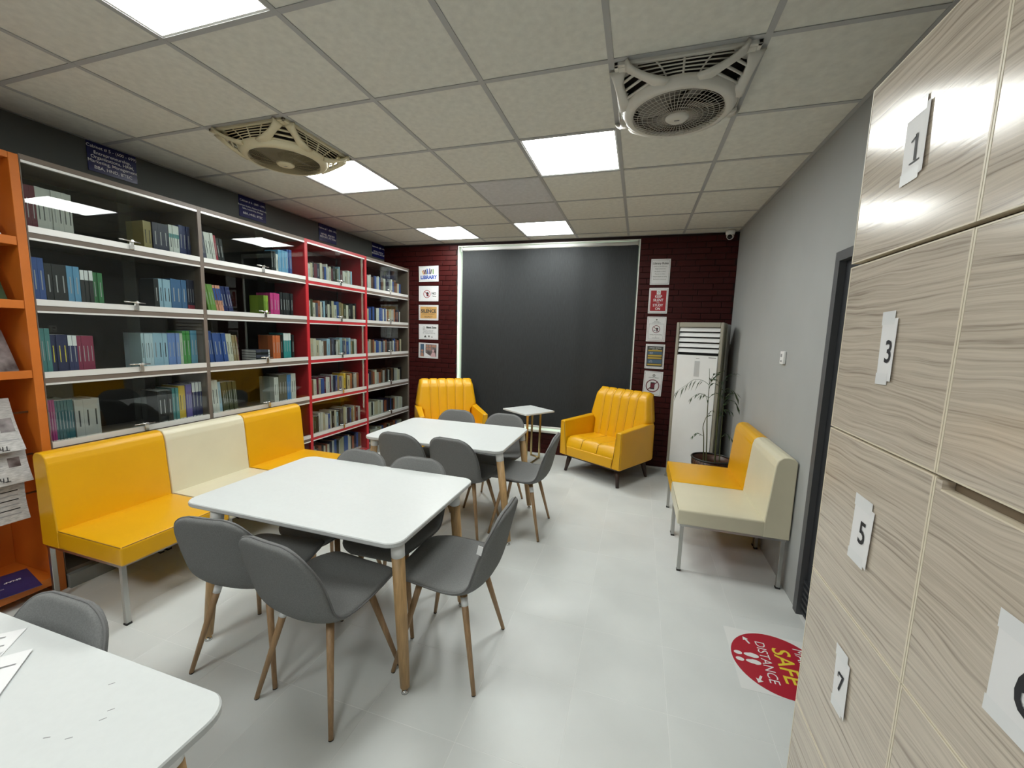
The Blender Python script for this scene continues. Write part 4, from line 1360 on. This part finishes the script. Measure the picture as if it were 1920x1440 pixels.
frond([(.68, 4.28, 1.01), (.60, 4.27, 1.045), (.52, 4.26, .99)], 8, .075, .7)
frond([(.68, 4.28, .95), (.645, 4.26, 1.04), (.60, 4.25, 1.02)], 6, .065, .9)
frond([(.68, 4.28, 1.00), (.74, 4.27, 1.06), (.80, 4.26, 1.03)], 7, .07, .5)
frond([(.665, 4.30, .62), (.61, 4.28, .65), (.565, 4.27, .61)], 8, .05, .6)
frond([(.685, 4.28, .80), (.70, 4.27, .86), (.725, 4.27, .89)], 5, .06, .9)
frond([(.78, 4.30, .98), (.83, 4.29, 1.10), (.89, 4.28, 1.09), (.93, 4.27, 1.03)], 10, .085, .7)
frond([(.79, 4.31, .85), (.845, 4.29, .98), (.91, 4.27, .985), (.945, 4.26, .93)], 10, .085, .6)
frond([(.78, 4.30, 1.10), (.83, 4.31, 1.22), (.90, 4.32, 1.25)], 8, .08, .5)
frond([(.78, 4.30, 1.05), (.76, 4.28, 1.16), (.72, 4.26, 1.20)], 7, .08, .6)
frond([(.83, 4.34, .95), (.86, 4.32, 1.05), (.93, 4.30, 1.06)], 9, .085, .5)
frond([(.785, 4.31, .80), (.82, 4.27, .90), (.88, 4.24, .90)], 8, .075, .7)
frond([(.83, 4.34, .60), (.87, 4.32, .66), (.92, 4.30, .62)], 6, .06, .6)

# ------------------------------------------------------------------ lockers
LX = .50
lz = [2.170, 1.762, 1.350, .953, .545, .140]
ly = [1.255, .857, .459]
lk = thing('locker_cabinet', 'tall glossy wood grain locker cabinet with numbered doors', 'lockers', (0, 0, 0))
cb = MB()
cb.box(LX + .0195, XR - .002, .445, .463, 0, 2.165).box(LX + .0195, XR - .002, 1.238, 1.252, 0, 2.165).box(LX + .0195, XR - .002, .848, .866, 0, 2.165)
cb.box(LX + .0195, XR - .002, .4635, 1.2375, 2.147, 2.165).box(XR - .012, XR - .002, .4635, 1.2375, .05, 2.146)
cb.box(LX + .03, LX + .045, .4635, 1.2375, 0, .13)
for z in lz[1:]:
    cb.box(LX + .022, XR - .012, .4635, .8475, z - .009, z + .009).box(LX + .022, XR - .012, .8665, 1.2375, z - .009, z + .009)
cb.build('carcass', 'slot_brown', lk)
MB().box(LX + .0185, LX + .0215, .4645, .8465, 1.300, 1.362).build('slot_board', 'slot_tan', lk)
gap = {0: .0045, 1: .0022, 2: .0012, 3: .0012}
for c_ in range(2):
    for r_ in range(5):
        yb_, ya_ = ly[c_] - (.0008 if c_ else 0), ly[c_ + 1] + .0008
        zt_ = lz[r_] - gap.get(r_ - 1, 0); zb_ = lz[r_ + 1] + gap.get(r_, .001)
        yc, zc = (ya_ + yb_) / 2, (zt_ + zb_) / 2
        hw, hh = (yb_ - ya_) / 2, (zt_ - zb_) / 2
        slot = c_ == 1 and r_ == 2
        d_ = MB()
        if slot:
            d_.box(0, .018, -hw + .004, hw - .018, -hh + .003, hh - .020).box(0, .018, hw - .018, hw - .004, -hh + .003, hh - .003)
        else:
            d_.box(0, .018, -hw + .004, hw - .004, -hh + .003, hh - .003)
        d_ = d_.build('door', 'locker_wood', lk)
        d_.location = (LX, yc, zc)
        e_ = MB()
        ez = hh - .020 if slot else hh - .003
        e_.box(-.0006, .018, -hw, -hw + .0039, -hh, hh).box(-.0006, .018, hw - .0039, hw, -hh, hh)
        e_.box(-.0006, .018, -hw + .004, hw - .0041, -hh, -hh + .0029)
        if slot:
            e_.box(-.0006, .018, -hw + .004, hw - .0181, ez + .0001, ez + .003)
        else:
            e_.box(-.0006, .018, -hw + .004, hw - .0041, ez + .0001, hh)
        e_.build('edge_band', 'edge_cream', d_)
# the numbered papers
def tagpaper(num, yc, zc, w_, h_, rot, size, oy=0, oz=0, notch=0):
    t_ = wallthing('number_paper', {'1': 'white paper numbered one on the topmost locker door', '3': 'narrow white paper numbered three on a locker door', '5': 'torn white paper numbered five on a locker door', '7': 'white paper numbered seven on the low locker door', '6': 'large white paper numbered six at the right picture edge'}[num], 'paper', (LX - .0008, yc, zc), 'right', 'number papers on the lockers')
    t_.rotation_euler = (Euler((PI / 2, 0, -PI / 2)).to_matrix() @ Matrix.Rotation(R(rot), 3, 'Z')).to_euler()
    rows = []
    for k in range(9):
        v = k / 8
        rows.append([(-w_ / 2 + w_ * i / 6, -h_ / 2 + h_ * v, .0008 + .006 * max(0, i / 6 - .7) ** 1.5 * 3 * (1 - v * .6)) for i in range(7)])
    mb_ = MB(); mb_.grid(rows); mb_.grid([[(x, y, z - .0003) for x, y, z in r][::-1] for r in rows])
    mb_.build('sheet', 'paper', t_)
    nm = MB()
    text_into(nm, num, oy, oz, size, .0019, 'CENTER', .85, 0, .0008)
    if num == '1':
        nm.rect(oy - .016, oy + .016, oz - size * .37, oz - size * .33, .0019)
        nm.bar2((oy - .016, oz + size * .24), (oy - .001, oz + size * .335), .0035, .0019)
    if num == '7':
        nm.rect(oy - size * .24, oy - size * .19, oz + size * .16, oz + size * .33, .0019)
    nm.build('numeral', 'ink_black', t_)
    MB().rect(-w_ / 2 - .002, w_ / 2 - .012, h_ / 2 - .012, h_ / 2 + .016, .0013).build('tape_strip', 'tape', t_)
    MB().rect(-w_ / 2 - .002, w_ / 2 - .016, -h_ / 2 - .008, -h_ / 2 + .016, .0013).build('tape_strip', 'tape', t_)
tagpaper('1', 1.051, 1.967, .072, .130, 2, .072, .004, -.012)
tagpaper('3', 1.047, 1.557, .056, .130, 2, .066, .006, -.006)
tagpaper('5', 1.046, 1.150, .080, .130, -1, .072, .004, .0)
tagpaper('7', 1.042, .783, .064, .128, 3, .062, .0, .0)
tagpaper('6', .6385, 1.135, .105, .130, 0, .105, .004, .0)

# ------------------------------------------------------------------ wall posters
def poster(label, x, z, w_, h_, rot=0, border='ink_pink', group=None, base='paper_glossy'):
    t_ = wallthing('poster', label, 'poster', (x, YB - .0135, z), 'back', group)
    t_.rotation_euler = (Euler((PI / 2, 0, 0)).to_matrix() @ Matrix.Rotation(R(rot), 3, 'Z')).to_euler()
    MB().box(-w_ / 2, w_ / 2, -h_ / 2, h_ / 2, -.0012, 0).build('sheet', base, t_)
    if border:
        bm_ = MB()
        i_ = .012
        nx_ = int(w_ / .012)
        for k in range(nx_):
            x0 = -w_ / 2 + i_ + (w_ - 2 * i_) * k / nx_
            for yy in (-h_ / 2 + i_, h_ / 2 - i_):
                bm_.rect(x0, x0 + .006, yy - .002, yy + .002, .0006)
        ny_ = int(h_ / .012)
        for k in range(ny_):
            y0 = -h_ / 2 + i_ + (h_ - 2 * i_) * k / ny_
            for xx in (-w_ / 2 + i_, w_ / 2 - i_):
                bm_.rect(xx - .002, xx + .002, y0, y0 + .006, .0006)
        bm_.build('dotted_border', border, t_)
    return t_
GL, GR = 'posters on the brick wall beside the bookcase', 'posters on the brick wall beside the air conditioner'
LXc = -2.828
p_ = poster('landscape LIBRARY poster with drawn books, topmost left of the blind', LXc, 2.354, .303, .212, 1, 'ink_green', GL)
lettering('lettering', [('LIBRARY', .0, -.048, .066, 1.0, 0, .0028)], 'ink_blue', p_)
for k, (xx, hh_, an, cc) in enumerate([(-.075, .055, -50, 'ink_tan'), (-.055, .06, -40, 'ink_darkred'), (-.035, .065, -28, 'ink_black'), (-.012, .075, -18, 'ink_blue'), (.012, .078, 8, 'ink_purple'), (.030, .066, 25, 'ink_charcoal'), (.07, .068, 0, 'ink_green')]):
    mb_ = MB().box(-.008, .008, 0, hh_, 0, .0005, xf=Matrix.Translation((xx, -.005, .0006)) @ Matrix.Rotation(R(-an * .5), 4, 'Z'))
    mb_.build('drawn_book', cc, p_)
p_ = poster('landscape NO sign with crossed out face, second left of the blind', LXc, 2.086, .305, .208, 0, None, GL)
prints('thin_frame', [(-.135, .135, .088, .0895), (-.135, .135, -.0895, -.088), (-.135, -.1335, -.088, .088), (.1335, .135, -.088, .088), (-.11, .03, .062, .065)], 'ink_grey', p_)
MB().disc(-.025, -.005, .001, .046, .054).bar2((-.062, .032), (.012, -.042), .008, .001).build('prohibition_ring', 'ink_red', p_)
MB().disc(-.018, .002, .0008, 0, .020).rect(-.03, .0, -.035, -.012, .0008).build('face_silhouette', 'ink_black', p_)
lettering('lettering', [('NO', .082, .002, .044, 1, 0, .0015), ('Talking', .086, -.036, .022, 1, 0, .0005)], 'ink_charcoal', p_)
p_ = poster('tan SILENCE poster, middle one left of the blind', LXc, 1.826, .306, .210, 0, 'ink_darkred', GL)
prints('tan_field', [(-.128, .128, -.080, .082)], 'ink_tan', p_, .0007)
lettering('lettering', [('THIS IS A', 0, .062, .022), ('SILENCE', 0, .020, .064, 1.0, 0, .0024), ('ZONE IN THE LIBRARY', 0, -.020, .019), ('RESPECT', 0, -.060, .032)], 'ink_charcoal', p_)
p_ = poster('white Silent Zone notice, fourth left of the blind', LXc, 1.560, .304, .212, 0, 'ink_grey', GL)
lettering('lettering', [('Silent Zone', .045, .060, .034, 1, 0, .002), ('Maintain a calm and', -.005, .022, .020), ('quiet environment', -.005, .002, .020), ('for reading and learning', .01, -.018, .020)], 'ink_charcoal', p_)
MB().disc(-.070, .060, .001, .010, .015, 20).rect(-.09, -.05, .034, .040, .001).build('crest', 'ink_grey', p_)
MB().poly([(-.07, -.078, .001), (-.03, -.078, .001), (-.05, -.046, .001)], [(0, 1, 2)]).rect(.0, .018, -.076, -.05, .001).poly([(.045, -.078, .001), (.065, -.078, .001), (.055, -.056, .001)], [(0, 1, 2)]).build('icons', 'ink_charcoal', p_)
p_ = poster('photo collage poster of people reading, lowest left of the blind', LXc, 1.297, .308, .212, -1, 'ink_grey', GL)
prints('photo_left', [(-.128, -.068, -.085, .088)], 'ink_slate', p_, .0007)
prints('photo_right', [(-.046, .128, -.085, .088)], 'photo_dark', p_, .0007)
prints('photo_shelves', [(-.04, -.005, .05, .08), (.005, .045, .05, .08), (.055, .12, .05, .08), (-.035, .0, .01, .04), (.01, .04, .01, .04)], 'ink_skin', p_, .0011)
MB().disc(-.098, -.005, .0011, 0, .018).poly([(-.125, -.085, .0011), (-.072, -.085, .0011), (-.08, -.03, .0011), (-.115, -.03, .0011)], [(0, 1, 2, 3)]).build('photo_reader', 'ink_skin', p_)
MB().disc(.075, .0, .0012, 0, .017).poly([(.03, -.085, .0012), (.12, -.085, .0012), (.10, -.02, .0012), (.06, -.02, .0012)], [(0, 1, 2, 3)]).build('photo_reader', 'ink_pink', p_)
MB().poly([(-.046, -.085, .0013), (.05, -.085, .0013), (-.046, -.03, .0013)], [(0, 1, 2)]).build('photo_page', 'paper', p_)
RXc = .188
p_ = poster('Library Rules notice in glossy sleeve, topmost right of the blind', RXc, 2.333, .214, .292, 0, 'ink_black', GR, 'paper_glossy')
lettering('lettering', [('Library Rules', .0, .095, .034, .95, 0, .0006), ('Listen to the librarian.', 0, .062, .017), ('Keep voices low.', 0, .034, .017), ('No food or drink.', 0, .004, .017), ('Phones on silent.', 0, -.024, .017), ('Return books on time.', 0, -.054, .017), ('Be kind to everyone.', 0, -.084, .017)], 'ink_charcoal', p_)
p_ = poster('red KEEP SILENT poster, second right of the blind', RXc, 2.002, .213, .296, 0, 'ink_black', GR)
prints('red_field', [(-.086, .086, -.118, .118)], 'ink_red', p_, .0007)
prints('white_square', [(-.022, .022, .070, .118)], 'paper', p_, .0010)
MB().disc(0, .096, .0012, .008, .013, 18).build('crest', 'ink_grey', p_)
lettering('lettering', [('KEEP', 0, .047, .040, .9, 0, .0008), ('SILENT', 0, .006, .040, .9, 0, .0008), ('AND', 0, -.024, .015), ('STUDY', 0, -.054, .040, .9, 0, .0008), ('ON', 0, -.094, .040, .9, 0, .0008)], 'ink_white', p_, .0014)
p_ = poster('no eating and drinking notice, middle one right of the blind', RXc, 1.671, .214, .293, 0, 'ink_darkred', GR)
MB().disc(0, .110, .001, 0, .008, 16).build('crest', 'ink_charcoal', p_)
lettering('lettering', [('Islamabad', 0, .088, .014), ('COLLEGE LIBRARY', 0, .074, .012), ('Eating and Drinking', 0, -.064, .017), ('is', 0, -.082, .014), ('not allowed', 0, -.102, .017)], 'ink_charcoal', p_)
prints('thin_frame', [(-.082, .082, .060, .0625), (-.082, .082, -.118, -.1155), (-.082, -.0795, -.118, .060), (.0795, .082, -.118, .060)], 'ink_grey', p_)
MB().disc(0, .0, .0012, .038, .0445).bar2((-.030, .030), (.030, -.030), .006, .0012).build('prohibition_ring', 'ink_darkred', p_)
MB().disc(.010, .004, .001, 0, .013, 20).rect(-.028, -.006, -.018, -.010, .001).rect(.004, .016, -.028, -.006, .001).build('cup_and_face', 'ink_black', p_)
p_ = poster('dark timetable notice with yellow and blue bars, fourth right of the blind', RXc + .006, 1.347, .216, .292, 0, 'ink_black', GR)
prints('dark_field', [(-.090, .090, -.120, .122)], 'ink_charcoal', p_, .0007)
prints('yellow_bars', [(-.078, .078, .062, .078), (-.078, .078, .0, .020), (-.078, .078, -.028, -.010), (-.078, .078, -.104, -.088)], 'ink_yellow', p_, .0010)
prints('blue_bars', [(-.078, .078, .026, .056), (-.078, .078, -.080, -.036)], 'ink_slate', p_, .0010)
lettering('lettering', [('LIBRARY TIMINGS', 0, .102, .017), ('OPEN DAILY', 0, .087, .012), ('Monday', -.042, .048, .011), ('Tuesday', -.042, .034, .011), ('Friday', -.042, -.046, .011), ('Saturday', -.042, -.064, .011)], 'ink_white', p_, .0014)
p_ = poster('no mobile phone notice, lowest right of the blind', RXc + .005, 1.023, .214, .295, -2, 'ink_black', GR)
MB().disc(.005, .098, .001, .010, .015, 20).disc(.005, .100, .0012, 0, .005, 10).build('crest', 'ink_charcoal', p_)
lettering('lettering', [('COLLEGE LIBRARY', .005, .070, .014)], 'ink_charcoal', p_)
MB().disc(0, -.028, .0010, .067, .077, 48).bar2((-.052, -.080), (.052, .024), .010, .0010).build('prohibition_ring', 'ink_darkred', p_)
MB().box(-.024, .024, -.070, .014, 0, .0012, .0002, 1).build('phone', 'ink_black', p_)
prints('phone_screen', [(-.018, .018, -.056, .002)], 'ink_darkred', p_, .0016)

# small fittings -------------------------------------------------------
cc = thing('security_camera', 'small white dome security camera in the corner under the ceiling', 'camera', (.875, 5.055, H - .002))
MB().lathe([(.0005, 0), (.046, 0), (.048, -.02), (.042, -.045), (.0005, -.046)], 24).build('mount', 'white_plastic', cc)
b_ = bmesh.new(); bmesh.ops.create_uvsphere(b_, u_segments=20, v_segments=12, radius=.038)
o_ = MB(); o_.merge(b_, Matrix.Translation((0, -.006, -.060)), True); o_.build('ball', 'white_plastic', cc)
b_ = bmesh.new(); bmesh.ops.create_uvsphere(b_, u_segments=18, v_segments=10, radius=.026)
o_ = MB(); o_.merge(b_, Matrix.Translation((-.006, -.025, -.070)), True); o_.build('lens', 'cctv_black', cc)
sw = wallthing('wall_switch', 'small white remote holder on the grey right wall', 'switch', (XR - .001, 3.285, 1.456), 'right')
MB().box(-.035, .035, -.045, .045, 0, .018, .004, 2).build('housing', 'white_plastic', sw)
MB().box(-.020, .008, .004, .026, .018, .0195).build('screen', 'ink_grey', sw)
MB().box(-.010, .010, -.03, -.018, .018, .021, .001, 1).build('button', 'ink_grey', sw)

# floor sticker
stk = thing('floor_sticker', 'red round safe distance sticker on a white square on the floor', 'sticker', (.757, 2.116, .0004), (0, 0, R(-90)))
sq = MB().box(-.21, .21, -.21, .21, 0, .0006).build('white_square', 'sticker_white', stk)
MB().disc(0, 0, .0009, 0, .2085, 72).build('red_disc', 'sticker_red', stk)
lettering('lettering', [('MAINTAIN', 0, .118, .066, .92), ('DISTANCE', 0, -.056, .064, .92)], 'sticker_white', stk, .0013)
lettering('yellow_lettering', [('SAFE', 0, .030, .112, 1.0, 0, .0012)], 'sticker_yellow', stk, .0013)
ft = MB()
for s in (-1, 1):
    cx = .022 * s
    ft.poly([(cx + .016 * math.cos(q) * (1.05 if math.sin(q) > 0 else .85), -.116 + .034 * math.sin(q), .0013) for q in [2 * PI * k / 20 for k in range(20)]], [tuple(range(20))])
    ft.poly([(cx + .013 * math.cos(q), -.176 + .019 * math.sin(q), .0013) for q in [2 * PI * k / 16 for k in range(16)]], [tuple(range(16))])
ft.build('footprints', 'sticker_white', stk)
for s in (-1, 1):
    ar = MB()
    o2 = Vector((s * .128, -.115, 0)); d = Vector((s * .8, -.6, 0)) if s > 0 else Vector((-.85, .1, 0))
    d = Vector((s * .9, -.45, 0)).normalized(); q = Vector((-d.y, d.x, 0))
    z_ = Vector((0, 0, .0013))
    a = o2 - d * .024 + z_; e_ = o2 + d * .004 + z_; tip = o2 + d * .028 + z_
    ar.poly([a - q * .005, e_ - q * .005, e_ + q * .005, a + q * .005], [(0, 1, 2, 3)]).poly([e_ - q * .016, tip, e_ + q * .016], [(0, 1, 2)])
    ar.build('arrow', 'sticker_white', stk)

bpy.context.view_layer.update()
